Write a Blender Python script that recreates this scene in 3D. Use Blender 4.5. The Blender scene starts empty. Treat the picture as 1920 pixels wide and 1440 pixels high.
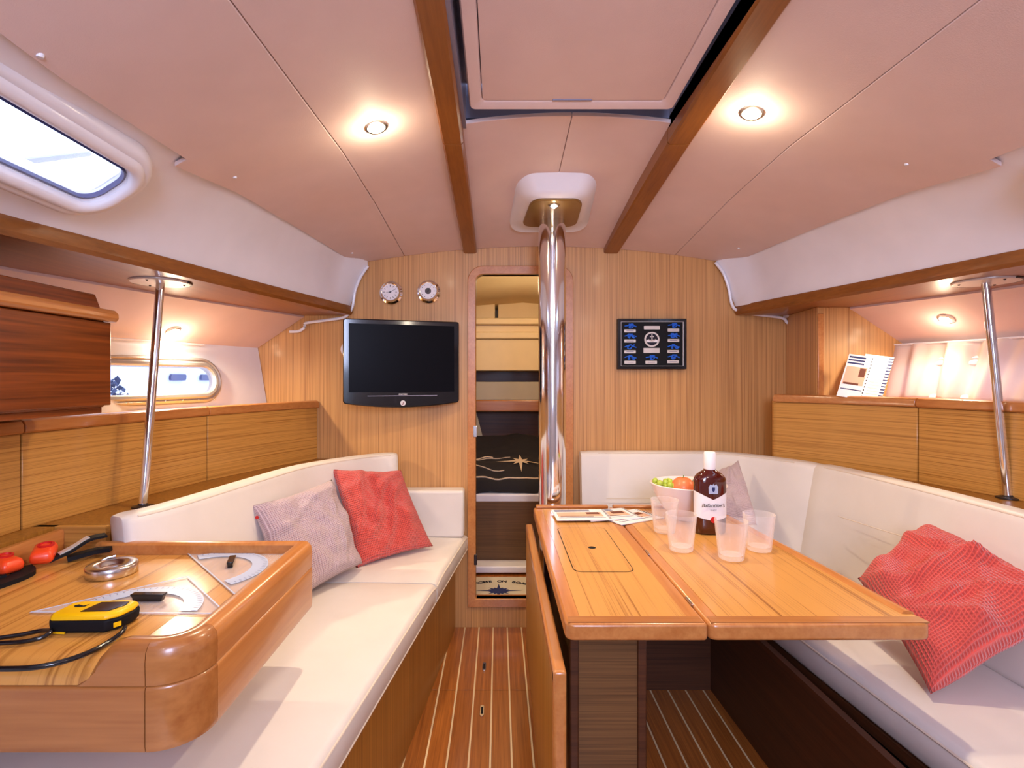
import bpy, bmesh, math, random
from mathutils import Vector, Matrix, noise
random.seed(7)
PI = math.pi
scene = bpy.context.scene
COL = scene.collection

# ------------------------------------------------------------------ camera, sky, lights, exposure
cam_d = bpy.data.cameras.new('camera')
cam = bpy.data.objects.new('camera', cam_d); COL.objects.link(cam)
cam_d.sensor_width = 36.0
cam_d.lens = 36.0 * 1000 / 1920
cam_d.shift_x = 25 / 1920
cam_d.shift_y = -10 / 1920
cam_d.clip_start = 0.02
cam.location = (0, 0, 1.22); cam.rotation_euler = (PI / 2, 0, 0)
scene.camera = cam
scene.view_settings.view_transform = 'Standard'
scene.view_settings.look = 'None'
scene.view_settings.gamma = 1.0
scene.view_settings.use_curve_mapping = False
scene.view_settings.exposure = 0.1

world = bpy.data.worlds.new('sky'); scene.world = world; world.use_nodes = True
bg = world.node_tree.nodes['Background']
bg.inputs[0].default_value = (0.60, 0.72, 1.0, 1); bg.inputs[1].default_value = 4.0

def lamp(name, kind, loc, energy, color, size=0.03, rot=None, spot=None, blend=0.6):
    d = bpy.data.lights.new(name, kind); d.energy = energy; d.color = color
    if kind == 'AREA':
        d.shape = 'RECTANGLE'; d.size = size[0]; d.size_y = size[1]
    else:
        d.shadow_soft_size = size
    if kind == 'SPOT':
        d.spot_size = spot; d.spot_blend = blend
    o = bpy.data.objects.new(name, d); COL.objects.link(o); o.location = loc
    if rot: o.rotation_euler = rot
    return o
WARM = (1.0, 0.80, 0.54)
WARM2 = (1.0, 0.86, 0.66)
# daylight falling down the companionway behind the camera
lamp('companionway_daylight', 'AREA', (0.22, -1.10, 1.70), 37, (0.60, 0.68, 1.0), (0.6, 0.7), (math.radians(88), 0, 0))
lamp('galley_lamp_glow', 'POINT', (-0.42, -0.42, 1.80), 3.5, WARM2, 0.03)
lamp('aft_lamp_glow', 'POINT', (0.90, -0.35, 1.80), 4, WARM2, 0.03)

# ------------------------------------------------------------------ geometry helpers
def P(px, py, Y):            # point of the photograph at depth Y
    return ((px - 935) * Y / 1000, Y, 1.22 - (py - 710) * Y / 1000)
def G(px, py, z):            # point of the photograph on the level z
    Y = (1.22 - z) * 1000 / (py - 710)
    return ((px - 935) * Y / 1000, Y, z)
CX = 0.22
def mx(x): return 2 * CX - x
def lerp(a, b, t): return a + (b - a) * t
def interp(t, pts):
    if t <= pts[0][0]: return pts[0][1]
    for i in range(len(pts) - 1):
        if t <= pts[i + 1][0]:
            a, b = pts[i], pts[i + 1]
            return lerp(a[1], b[1], (t - a[0]) / (b[0] - a[0]))
    return pts[-1][1]
def catmull(pts, n=6):
    out = []
    P_ = [Vector(p) for p in pts]
    Q = [2 * P_[0] - P_[1]] + P_ + [2 * P_[-1] - P_[-2]]
    for i in range(1, len(Q) - 2):
        for k in range(n):
            t = k / n
            a, b, c, d = Q[i - 1], Q[i], Q[i + 1], Q[i + 2]
            out.append(0.5 * ((2 * b) + (c - a) * t + (2 * a - 5 * b + 4 * c - d) * t * t + (3 * b - a - 3 * c + d) * t ** 3))
    out.append(P_[-1])
    return out
def off(o):
    v = Vector((0, 0, 0))
    while o is not None:
        v += o.location; o = o.parent
    return v
def rrect(w, h, r, n=5):     # rounded rectangle, counter clockwise
    pts = []
    for cx, cy, a0 in ((w / 2 - r, h / 2 - r, 0), (-w / 2 + r, h / 2 - r, 90), (-w / 2 + r, -h / 2 + r, 180), (w / 2 - r, -h / 2 + r, 270)):
        for k in range(n + 1):
            a = math.radians(a0 + 90 * k / n)
            pts.append((cx + r * math.cos(a), cy + r * math.sin(a)))
    return pts
class MB:
    def __init__(s): s.v = []; s.f = []; s.uv = None
    def add(s, vs, fs):
        b = len(s.v); s.v += [Vector(q) for q in vs]; s.f += [tuple(i + b for i in f) for f in fs]; return s
    def box(s, x0, x1, y0, y1, z0, z1):
        return s.add([(x0,y0,z0),(x1,y0,z0),(x1,y1,z0),(x0,y1,z0),(x0,y0,z1),(x1,y0,z1),(x1,y1,z1),(x0,y1,z1)],
                     [(0,3,2,1),(4,5,6,7),(0,1,5,4),(1,2,6,5),(2,3,7,6),(3,0,4,7)])
    def loft(s, secs, cap=True, closed=True, ring=False):
        n = len(secs[0]); vs = [p for q in secs for p in q]; fs = []
        m = len(secs)
        for i in range(m if ring else m - 1):
            for j in range(n if closed else n - 1):
                a = i * n + j; b = i * n + (j + 1) % n
                c = ((i + 1) % m) * n + (j + 1) % n; d = ((i + 1) % m) * n + j
                fs.append((a, b, c, d))
        if cap and closed and not ring:
            fs.append(tuple(reversed(range(n)))); fs.append(tuple((m - 1) * n + j for j in range(n)))
        return s.add(vs, fs)
    def prism(s, outline, z0, z1):
        return s.loft([[(x, y, z0) for x, y in outline], [(x, y, z1) for x, y in outline]])
    def oprism(s, C, U, V, outline, d0, d1):   # prism in an oriented frame
        C = Vector(C); U = Vector(U).normalized(); V = Vector(V).normalized(); N = U.cross(V)
        return s.loft([[C + U * a + V * b + N * d for a, b in outline] for d in (d0, d1)])
    def tube(s, path, r, n=10, cap=True):
        path = [Vector(p) for p in path]; secs = []
        up = Vector((0.01, 0.02, 1))
        for i, p in enumerate(path):
            t = (path[min(i + 1, len(path) - 1)] - path[max(i - 1, 0)]).normalized()
            u = up.cross(t)
            if u.length < 0.05: u = Vector((1, 0, 0)).cross(t)
            u.normalize(); w = t.cross(u); rr = r[i] if isinstance(r, (list, tuple)) else r
            secs.append([p + u * math.cos(2 * PI * k / n) * rr + w * math.sin(2 * PI * k / n) * rr for k in range(n)])
        return s.loft(secs, cap)
    def lathe(s, prof, n=32, c=(0, 0, 0), ax=2, sx=1, sy=1):
        c = Vector(c); secs = []
        for r, h in prof:
            q = []
            for k in range(n):
                a = 2 * PI * k / n; x, y = r * math.cos(a) * sx, r * math.sin(a) * sy
                q.append(c + (Vector((x, y, h)) if ax == 2 else Vector((x, -h, y))))
            secs.append(q)
        return s.loft(secs)
    def sphere(s, c, r, n=12, m=8, sc=(1, 1, 1)):
        c = Vector(c)
        secs = [[c + Vector((math.sin(PI * (i + .001) / (m + .002)) * math.cos(2 * PI * k / n) * r * sc[0], math.sin(PI * (i + .001) / (m + .002)) * math.sin(2 * PI * k / n) * r * sc[1], -math.cos(PI * i / m) * r * sc[2])) for k in range(n)] for i in range(m + 1)]
        return s.loft(secs)
    def build(s, name, mat, parent=None, bevel=0, seg=2, smooth=True, kind=None, label=None, category=None, group=None, sub=0, angle=40, loc=None):
        me = bpy.data.meshes.new(name)
        o3 = off(parent) if parent else Vector((0, 0, 0))
        if loc is not None: o3 = Vector(loc)
        me.from_pydata([tuple(v - o3) for v in s.v], [], s.f)
        bm = bmesh.new(); bm.from_mesh(me)
        bmesh.ops.recalc_face_normals(bm, faces=bm.faces); bm.to_mesh(me); bm.free()
        if s.uv:
            l = me.uv_layers.new(name='UVMap')
            for lp in me.loops: l.data[lp.index].uv = s.uv[lp.vertex_index]
        o = bpy.data.objects.new(name, me); COL.objects.link(o)
        if parent: o.parent = parent
        elif loc is not None: o.location = loc
        if mat: me.materials.append(mat)
        if smooth:
            for p in me.polygons: p.use_smooth = True
            if not sub: me.set_sharp_from_angle(angle=math.radians(angle))
        if bevel:
            m = o.modifiers.new('bevel', 'BEVEL'); m.width = bevel; m.segments = seg; m.limit_method = 'ANGLE'; m.angle_limit = math.radians(40)
            m.harden_normals = False
        if sub:
            m = o.modifiers.new('subsurf', 'SUBSURF'); m.levels = sub; m.render_levels = sub
        tag(o, label, category, group, kind)
        return o
def tag(o, label=None, category=None, group=None, kind=None):
    if label: o['label'] = label
    if category: o['category'] = category
    if group: o['group'] = group
    if kind: o['kind'] = kind
    return o
def thing(name, label, cat, loc=(0, 0, 0), group=None):
    o = bpy.data.objects.new(name, None); COL.objects.link(o); o.location = loc; o.empty_display_size = .05
    return tag(o, label, cat, group)
def cut(o, cutters):
    for c in cutters:
        m = o.modifiers.new('cut', 'BOOLEAN'); m.operation = 'DIFFERENCE'; m.object = c; m.solver = 'EXACT'
    dg = bpy.context.evaluated_depsgraph_get(); dg.update()
    me = bpy.data.meshes.new_from_object(o.evaluated_get(dg))
    old = o.data; o.modifiers.clear(); o.data = me; me.name = old.name
    for c in set(cutters): bpy.data.objects.remove(c)
    for p in me.polygons: p.use_smooth = True
    me.set_sharp_from_angle(angle=math.radians(35))
def copy_tree(o, parent=None):
    c = o.copy(); COL.objects.link(c)
    if parent: c.parent = parent
    for ch in list(o.children): copy_tree(ch, c)
    return c
def text(body, size, C, U, V, mat, parent, name='lettering', shear=0, align='CENTER', label=None, ext=0.0003, bold=0.0):
    cu = bpy.data.curves.new(name, 'FONT'); cu.body = body; cu.size = size; cu.align_x = align; cu.align_y = 'CENTER'
    cu.extrude = ext; cu.shear = shear; cu.offset = bold
    tmp = bpy.data.objects.new(name, cu); COL.objects.link(tmp)
    dg = bpy.context.evaluated_depsgraph_get(); dg.update()
    me = bpy.data.meshes.new_from_object(tmp.evaluated_get(dg)); bpy.data.objects.remove(tmp)
    U = Vector(U).normalized(); V = Vector(V).normalized(); N = U.cross(V)
    C = Vector(C) - (off(parent) if parent else Vector((0, 0, 0)))
    M = Matrix(((U.x, V.x, N.x, C.x), (U.y, V.y, N.y, C.y), (U.z, V.z, N.z, C.z), (0, 0, 0, 1)))
    me.transform(M); me.materials.clear(); me.materials.append(mat)
    o = bpy.data.objects.new(name, me); COL.objects.link(o); o.parent = parent
    if label: o['label'] = label
    return o

# ------------------------------------------------------------------ materials
def srgb(r, g, b):
    f = lambda c: (c / 255 / 12.92) if c <= 10 else ((c / 255 + .055) / 1.055) ** 2.4
    return (f(r), f(g), f(b), 1)
def mat(name, col, rough=0.5, metal=0, spec=0.5, trans=0, ior=1.45, coat=0, emit=None, es=0, bump=None, sheen=0):
    m = bpy.data.materials.new(name); m.use_nodes = True; nt = m.node_tree; b = nt.nodes['Principled BSDF']
    b.inputs['Base Color'].default_value = col if len(col) == 4 else (*col, 1)
    b.inputs['Roughness'].default_value = rough; b.inputs['Metallic'].default_value = metal
    b.inputs['Specular IOR Level'].default_value = spec; b.inputs['Transmission Weight'].default_value = trans
    b.inputs['IOR'].default_value = ior; b.inputs['Coat Weight'].default_value = coat; b.inputs['Coat Roughness'].default_value = .08
    b.inputs['Sheen Weight'].default_value = sheen
    if emit: b.inputs['Emission Color'].default_value = (*emit, 1); b.inputs['Emission Strength'].default_value = es
    tc = nt.nodes.new('ShaderNodeTexCoord')
    if bump:     # (scale, strength, detail)
        n = nt.nodes.new('ShaderNodeTexNoise'); n.inputs['Scale'].default_value = bump[0]; n.inputs['Detail'].default_value = 4
        bp = nt.nodes.new('ShaderNodeBump'); bp.inputs['Strength'].default_value = bump[1]; bp.inputs['Distance'].default_value = .004
        nt.links.new(tc.outputs['Object'], n.inputs['Vector']); nt.links.new(n.outputs[0], bp.inputs['Height']); nt.links.new(bp.outputs[0], b.inputs['Normal'])
    # slight tonal mottling so that no surface is a dead flat colour
    n2 = nt.nodes.new('ShaderNodeTexNoise'); n2.inputs['Scale'].default_value = 9
    hs = nt.nodes.new('ShaderNodeHueSaturation'); mr = nt.nodes.new('ShaderNodeMapRange')
    mr.inputs['To Min'].default_value = .94; mr.inputs['To Max'].default_value = 1.05
    hs.inputs['Color'].default_value = b.inputs['Base Color'].default_value
    nt.links.new(tc.outputs['Object'], n2.inputs['Vector']); nt.links.new(n2.outputs[0], mr.inputs['Value'])
    nt.links.new(mr.outputs[0], hs.inputs['Value']); nt.links.new(hs.outputs[0], b.inputs['Base Color'])
    return m
def wood(name, light, dark, sc, rough=.35, coat=.15, lo=.35, hi=.72, fine=.5):
    m = bpy.data.materials.new(name); m.use_nodes = True; nt = m.node_tree; b = nt.nodes['Principled BSDF']
    tc = nt.nodes.new('ShaderNodeTexCoord'); mp = nt.nodes.new('ShaderNodeMapping'); mp.inputs['Scale'].default_value = sc
    n1 = nt.nodes.new('ShaderNodeTexNoise'); n1.inputs['Scale'].default_value = 1; n1.inputs['Detail'].default_value = 3; n1.inputs['Distortion'].default_value = .15
    mp2 = nt.nodes.new('ShaderNodeMapping'); mp2.inputs['Scale'].default_value = [c * (3.6 if c > 10 else 1.5) for c in sc]
    n2 = nt.nodes.new('ShaderNodeTexNoise'); n2.inputs['Scale'].default_value = 1; n2.inputs['Detail'].default_value = 5
    L = nt.links.new
    L(tc.outputs['Object'], mp.inputs[0]); L(mp.outputs[0], n1.inputs[0]); L(tc.outputs['Object'], mp2.inputs[0]); L(mp2.outputs[0], n2.inputs[0])
    mixv = nt.nodes.new('ShaderNodeMath'); mixv.operation = 'MULTIPLY_ADD'; mixv.inputs[1].default_value = fine
    L(n2.outputs[0], mixv.inputs[0]); 
    m1 = nt.nodes.new('ShaderNodeMath'); m1.operation = 'MULTIPLY'; m1.inputs[1].default_value = 1 - fine
    L(n1.outputs[0], m1.inputs[0]); L(m1.outputs[0], mixv.inputs[2])
    cr = nt.nodes.new('ShaderNodeValToRGB'); cr.color_ramp.elements[0].position = lo; cr.color_ramp.elements[1].position = hi
    cr.color_ramp.elements[0].color = dark; cr.color_ramp.elements[1].color = light
    L(mixv.outputs[0], cr.inputs[0]); L(cr.outputs[0], b.inputs['Base Color'])
    bp = nt.nodes.new('ShaderNodeBump'); bp.inputs['Strength'].default_value = .06; bp.inputs['Distance'].default_value = .002
    L(mixv.outputs[0], bp.inputs['Height']); L(bp.outputs[0], b.inputs['Normal'])
    b.inputs['Roughness'].default_value = rough; b.inputs['Coat Weight'].default_value = coat; b.inputs['Coat Roughness'].default_value = .12
    return m
VL, VD = srgb(205, 142, 80), srgb(138, 80, 34)
M = {}
M['bulk'] = wood('veneer_vertical', srgb(206, 154, 94), srgb(158, 106, 58), (160, 2, 1.2), .42, .1, .34, .54)
M['bulkx'] = wood('veneer_vertical_side', srgb(204, 152, 92), srgb(158, 106, 56), (160, 160, 1.2), .42, .1, .34, .54)
M['lock'] = wood('veneer_lengthwise', srgb(202, 146, 70), srgb(148, 94, 34), (.5, 1.2, 150), .38, .15, .34, .53)
M['table'] = wood('veneer_table', srgb(206, 148, 78), srgb(150, 94, 42), (90, .9, 2), .3, .25, .34, .46)
M['chart'] = wood('veneer_chart', srgb(206, 146, 72), srgb(146, 90, 34), (56, .8, 2), .24, .4, .34, .50)
M['solid'] = wood('solid_trim', srgb(202, 136, 74), srgb(176, 106, 50), (30, 3, 30), .3, .4, .3, .7)
M['solidx'] = wood('solid_trim_cross', srgb(180, 118, 62), srgb(152, 90, 42), (3, 30, 30), .3, .4, .3, .7)
M['beam'] = wood('beam_wood', srgb(150, 90, 34), srgb(120, 68, 22), (40, 2, 40), .35, .2, .3, .7)
M['mahog'] = wood('mahogany', srgb(142, 70, 24), srgb(84, 34, 8), (1, 2, 45), .3, .3, .34, .66)
M['floor'] = wood('floor_teak', srgb(186, 112, 48), srgb(130, 70, 26), (90, 3, 3), .3, .35, .32, .68)
M['base'] = wood('base_veneer', srgb(176, 122, 48), srgb(128, 80, 24), (80, 80, 1), .4, .1, .34, .66)
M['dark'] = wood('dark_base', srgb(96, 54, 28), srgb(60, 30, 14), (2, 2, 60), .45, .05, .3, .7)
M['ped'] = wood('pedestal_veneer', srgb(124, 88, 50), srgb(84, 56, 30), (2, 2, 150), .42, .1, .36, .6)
M['holly'] = mat('holly_strip', srgb(232, 205, 160), .4)
M['vinyl'] = mat('ceiling_vinyl', srgb(222, 198, 192), .62, bump=(420, .12))
M['white'] = mat('white_gelcoat', srgb(232, 230, 236), .38, coat=.15)
M['cream'] = mat('cream_cushion', srgb(222, 214, 208), .5, bump=(14, .35))
M['creamp'] = mat('cream_piping', srgb(220, 206, 190), .45)
M['chrome'] = mat('chrome', (.86, .86, .88), .09, 1)
M['steel'] = mat('steel', (.7, .7, .72), .22, 1)
M['alu'] = mat('anodised_frame', srgb(178, 172, 170), .4, .6)
M['dkmetal'] = mat('dark_metal', (.06, .05, .05), .35, .8)
M['black'] = mat('black_gloss', (.006, .006, .008), .12, coat=.4)
M['blackm'] = mat('black_matt', (.008, .008, .010), .6, spec=.2)
M['screen'] = mat('tv_screen', (.005, .005, .008), .3, spec=.06)
M['void'] = mat('void_dark', (.02, .018, .02), .8)
M['greyp'] = mat('grey_plastic', (.25, .24, .32), .3)
M['red'] = mat('red', srgb(196, 30, 30), .4)
M['paper'] = mat('paper', srgb(235, 233, 238), .5)
M['paperp'] = mat('paper_print_pink', srgb(226, 178, 152), .5)
M['paperb'] = mat('paper_print_brown', srgb(104, 50, 30), .5)
M['navy'] = mat('navy', srgb(34, 44, 100), .6)
M['blue'] = mat('blue_rope', srgb(30, 100, 215), .6)
M['silver'] = mat('silver_plate', srgb(214, 206, 200), .35, .3)
M['lampglow'] = mat('lamp_glow', (1, .9, .75), .5, emit=(1.0, .86, .62), es=60)
M['glass'] = None
M['yellow'] = mat('yellow_plastic', srgb(246, 190, 10), .35)
M['orange'] = mat('orange_plastic', srgb(240, 74, 30), .35, coat=.3)
M['apple'] = mat('apple', srgb(226, 122, 76), .35)
M['grape'] = mat('grape', srgb(170, 190, 70), .3)
M['leaf'] = mat('leaf', srgb(80, 120, 30), .5)
M['ceram'] = mat('ceramic', srgb(236, 222, 222), .25, coat=.4)
M['duvet'] = mat('navy_duvet', srgb(14, 12, 26), .85)
M['fcream'] = mat('forward_liner', srgb(232, 206, 160), .6)
M['fgrey'] = mat('forward_grey', srgb(176, 168, 152), .6)
M['mattc'] = mat('mat_cloth', srgb(205, 196, 176), .9)
M['ink'] = mat('ink', srgb(28, 26, 44), .8)

def fabric(name, c, sc, strength, dark=.55):
    m = bpy.data.materials.new(name); m.use_nodes = True; nt = m.node_tree; b = nt.nodes['Principled BSDF']; L = nt.links.new
    tc = nt.nodes.new('ShaderNodeTexCoord'); sep = nt.nodes.new('ShaderNodeSeparateXYZ'); L(tc.outputs['UV'], sep.inputs[0])
    o = []
    for a in (0, 1):
        mu = nt.nodes.new('ShaderNodeMath'); mu.operation = 'MULTIPLY'; mu.inputs[1].default_value = sc; L(sep.outputs[a], mu.inputs[0])
        si = nt.nodes.new('ShaderNodeMath'); si.operation = 'SINE'; L(mu.outputs[0], si.inputs[0])
        ab = nt.nodes.new('ShaderNodeMath'); ab.operation = 'ABSOLUTE'; L(si.outputs[0], ab.inputs[0]); o.append(ab)
    mn = nt.nodes.new('ShaderNodeMath'); mn.operation = 'MINIMUM'; L(o[0].outputs[0], mn.inputs[0]); L(o[1].outputs[0], mn.inputs[1])
    bp = nt.nodes.new('ShaderNodeBump'); bp.inputs['Strength'].default_value = strength; bp.inputs['Distance'].default_value = .004; bp.invert = True
    L(mn.outputs[0], bp.inputs['Height']); L(bp.outputs[0], b.inputs['Normal'])
    cr = nt.nodes.new('ShaderNodeValToRGB'); cr.color_ramp.elements[0].color = c; cr.color_ramp.elements[0].position = .25
    cr.color_ramp.elements[1].color = (c[0] * dark, c[1] * dark * .85, c[2] * dark * .9, 1); cr.color_ramp.elements[1].position = .95
    L(mn.outputs[0], cr.inputs[0]); L(cr.outputs[0], b.inputs['Base Color'])
    b.inputs['Roughness'].default_value = .9; b.inputs['Sheen Weight'].default_value = .3
    return m
M['wred'] = fabric('red_waffle', srgb(240, 88, 74), 150, .9, .62)
M['wpink'] = fabric('pale_waffle', srgb(214, 190, 196), 170, .7, .6)

def thinmat(name, col, alpha, rough=.05):
    m = bpy.data.materials.new(name); m.use_nodes = True; nt = m.node_tree; b = nt.nodes['Principled BSDF']
    b.inputs['Base Color'].default_value = col; b.inputs['Alpha'].default_value = alpha; b.inputs['Roughness'].default_value = rough
    return m
M['clear'] = thinmat('clear_acrylic', (.9, .92, 1, 1), .22)
M['glass'] = None
M['milky'] = thinmat('milky_scale', (.62, .72, .95, 1), .78, .25)
M['pane'] = thinmat('window_pane', (.75, .85, 1, 1), .10)
m = bpy.data.materials.new('drinking_glass'); m.use_nodes = True; nt = m.node_tree; b = nt.nodes['Principled BSDF']
b.inputs['Base Color'].default_value = (1, .93, .92, 1); b.inputs['Roughness'].default_value = .08; b.inputs['Specular IOR Level'].default_value = .8
lw = nt.nodes.new('ShaderNodeLayerWeight'); lw.inputs[0].default_value = .35
mr = nt.nodes.new('ShaderNodeMapRange'); mr.inputs['To Min'].default_value = .07; mr.inputs['To Max'].default_value = .62
nt.links.new(lw.outputs['Facing'], mr.inputs['Value']); nt.links.new(mr.outputs[0], b.inputs['Alpha'])
M['glass'] = m
m = bpy.data.materials.new('tinted_pane'); m.use_nodes = True; nt = m.node_tree; b = nt.nodes['Principled BSDF']
tr = nt.nodes.new('ShaderNodeBsdfTransparent'); tr.inputs[0].default_value = (.80, .78, .78, 1)
gls = nt.nodes.new('ShaderNodeBsdfGlossy'); gls.inputs['Roughness'].default_value = .05; mxn = nt.nodes.new('ShaderNodeMixShader'); mxn.inputs[0].default_value = .06
nt.links.new(tr.outputs[0], mxn.inputs[1]); nt.links.new(gls.outputs[0], mxn.inputs[2]); nt.links.new(mxn.outputs[0], nt.nodes['Material Output'].inputs[0])
M['tint'] = m
m = bpy.data.materials.new('curtain_cloth'); m.use_nodes = True; nt = m.node_tree; b = nt.nodes['Principled BSDF']
tr = nt.nodes.new('ShaderNodeBsdfTranslucent'); tr.inputs[0].default_value = (.98, .90, .86, 1)
mxn = nt.nodes.new('ShaderNodeMixShader'); mxn.inputs[0].default_value = .42
b.inputs['Base Color'].default_value = srgb(242, 222, 214); b.inputs['Roughness'].default_value = .9
nt.links.new(b.outputs[0], mxn.inputs[1]); nt.links.new(tr.outputs[0], mxn.inputs[2]); nt.links.new(mxn.outputs[0], nt.nodes['Material Output'].inputs[0])
M['curtain'] = m

# ------------------------------------------------------------------ the boat's shape
YB = 2.62                                    # face of the main bulkhead
def czc(Y): return interp(Y, [(-1.2, 2.06), (.9, 2.035), (1.6, 2.008), (2.0, 1.965), (2.62, 1.868)])
def ck(Y): return interp(Y, [(-1.2, .34), (.9, .32), (1.3, .27), (1.6, .23), (2.62, .10)])
def cz(x, Y): return czc(Y) - ck(Y) * (x - CX) ** 2
def xe(Y): return interp(Y, [(-1.2, -.76), (.8, -.765), (1.31, -.785), (2.0, -.755), (2.5, -.705), (2.62, -.69)])
def xv(Y): return interp(Y, [(-1.2, -1.2), (.7, -1.13), (1.15, -1.07), (1.52, -.98), (2.0, -.872), (2.5, -.745), (2.62, -.715)])
def xo(Y): return interp(Y, [(-1.2, -1.55), (1.0, -1.44), (1.47, -1.376), (2.0, -1.2), (2.62, -.965)])
def xh(Y): return interp(Y, [(-1.2, -1.62), (.9, -1.57), (1.38, -1.53), (2.05, -1.40), (2.62, -1.18)])
def xl(Y): return interp(Y, [(-1.2, -1.26), (.9, -1.255), (1.38, -1.235), (1.75, -1.185), (2.05, -1.12), (2.35, -1.01), (2.62, -.885)])
def ys(a, b, st=.08):
    n = max(1, int(round((b - a) / st))); return [a + (b - a) * i / n for i in range(n + 1)]

# floor
fl = MB().box(-1.6, 2.1, -1.2, 2.66, -.06, -.006).build('floor', M['void'], kind='structure')
cols = [-.165 + .069 * i for i in range(-4, 17)]
JY = 2.09
for i in range(len(cols) - 1):
    a, b = cols[i] + .003, cols[i + 1] - .003
    for (y0, y1) in ((-.6, JY - .0015), (JY + .0015, 2.617)):
        MB().box(a, b, y0, y1, -.006, 0.0).build('plank', M['floor'], fl, bevel=.0008, seg=1)
for c in cols:
    MB().box(c - .003, c + .003, -.6, 2.617, -.006, -.0003).build('inlay_strip', M['holly'], fl, smooth=False)
for py_ in (2.255, 1.955):
    l_ = MB().oprism((-.061, py_, .0005), (1, 0, 0), (0, 1, 0), rrect(.016, .065, .0078), 0, .004).build('floor_latch', M['chrome'], fl, bevel=.001)
    MB().oprism((-.061, py_, .0046), (1, 0, 0), (0, 1, 0), rrect(.008, .04, .0038), -.001, .0006).build('finger_slot', M['blackm'], l_)

# main bulkhead with the doorway
wf = MB().box(-1.235, 1.675, YB, YB + .035, -.05, 2.2).build('wall_front', M['bulk'], kind='structure')
DX0, DX1, DZ0, DZ1 = -.112, .326, .141, 1.731
def rect_top(x0, x1, z0, z1, r, n=6):
    pts = [(x0, z0), (x1, z0)]
    for k in range(n + 1):
        a = PI / 2 * k / n; pts.append((x1 - r + r * math.cos(a), z1 - r + r * math.sin(a)))
    for k in range(n + 1):
        a = PI / 2 + PI / 2 * k / n; pts.append((x0 + r + r * math.cos(a), z1 - r + r * math.sin(a)))
    return pts
op = rect_top(DX0, DX1, DZ0, DZ1, .035)
cut(wf, [MB().loft([[(x, YB - .05, z) for x, z in op], [(x, YB + .1, z) for x, z in op]]).build('cutter', None)])
def ring_part(name, inner, outer, y0, y1, mat_, parent, **k):
    secs = []
    for i in range(len(inner)):
        a, b = inner[i], outer[i]
        secs.append([(a[0], y0, a[1]), (b[0], y0, b[1]), (b[0], y1, b[1]), (a[0], y1, a[1])])
    return MB().loft(secs, ring=True).build(name, mat_, parent, **k)
outr = rect_top(DX0 - .04, DX1 + .04, DZ0 - .04, DZ1 + .042, .075)
ring_part('trim_1', op, outr, YB - .012, YB + .05, M['solid'], None, bevel=.003, kind='structure')
for nm_, z0_, z1_ in (('latch_plate', 1.135, 1.19), ('hinge', .31, .36)):
    MB().box(DX0 - .012 + (.0 if nm_ == 'latch_plate' else .004), DX0 + .006, YB - .018, YB + .012, z0_ - (.2 if nm_ == 'latch_plate' and z0_ < 1.3 else 0), z1_ - (.2 if nm_ == 'latch_plate' and z0_ < 1.3 else 0)).build(nm_, M['steel'] if nm_ == 'latch_plate' else M['dkmetal'], wf, bevel=.002)

# aft wall with the companionway opening
MBw = MB().box(-1.7, 2.15, -1.24, -1.2, -.05, 2.2)
wb = MBw.build('wall_back', M['white'], kind='structure')
cut(wb, [MB().box(-.12, .56, -1.4, -1.0, .95, 2.3).build('cutter', None)])

# ceiling
ce = MB()
yy = ys(-1.2, 2.66)
for x0_, x1_, ya_, yb_ in ((-.765, -.10, -1.2, 2.66), (.54, 1.205, -1.2, 2.66), (-.10, .54, 1.62, 2.66), (-.10, .54, -1.2, .46)):
    YY = ys(ya_, yb_)
    secs = []
    for Y in YY:
        xs = [lerp(x0_, x1_, t / 6) for t in range(7)]
        secs.append([(x, Y, cz(x, Y) + .03) for x in xs] + [(x, Y, cz(x, Y) + .06) for x in reversed(xs)])
    ce.loft(secs)
ceil = ce.build('ceiling', M['void'], kind='structure')
def panel(fx0, fx1, y0, y1, name='ceiling_panel', extra=()):
    m = MB(); secs = []
    for Y in sorted(ys(y0, y1, .06) + list(extra)):
        a, b = fx0(Y), fx1(Y)
        xs = [lerp(a, b, t / 6) for t in range(7)]
        secs.append([(x, Y, cz(x, Y)) for x in xs] + [(x, Y, cz(x, Y) + .012) for x in reversed(xs)])
    return m.loft(secs).build(name, M['vinyl'], ceil, bevel=.0015, seg=1, angle=50)
def se(Y): return interp(Y, [(.8, -.472), (2.62, -.462)])
def sr_(Y): return interp(Y, [(.8, .868), (2.62, .866)])
def xedge(Y): return xe(Y) + (.018 if Y < 1.31 else -.012)
panel(xedge, lambda Y: se(Y) - .0012, -1.19, 2.618, extra=(1.309, 1.3101))
panel(lambda Y: se(Y) + .0012, lambda Y: -.135, -1.19, 2.618)
panel(lambda Y: sr_(Y) + .0012, lambda Y: mx(xedge(Y)), -1.19, 2.618, extra=(1.309, 1.3101))
panel(lambda Y: mx(-.135), lambda Y: sr_(Y) - .0012, -1.19, 2.618)
panel(lambda Y: -.112, lambda Y: CX - .001, 1.60, 2.618)
panel(lambda Y: CX + .001, lambda Y: .552, 1.60, 2.618)
panel(lambda Y: -.112, lambda Y: .552, -1.19, .47)
for x, Y in ((P(75, 63, .86)[0], .86), (P(440, 345, 1.5)[0], 1.5), (P(660, 487, 2.45)[0], 2.45), (P(1700, 318, 1.47)[0], 1.47), (P(1385, 470, 2.40)[0], 2.40)):
    MB().lathe([(.001, -.003), (.005, -.003), (.006, 0), (.006, .004)], 12, (x, Y, cz(x, Y))).build('screw_cap', M['white'], ceil)
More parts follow.
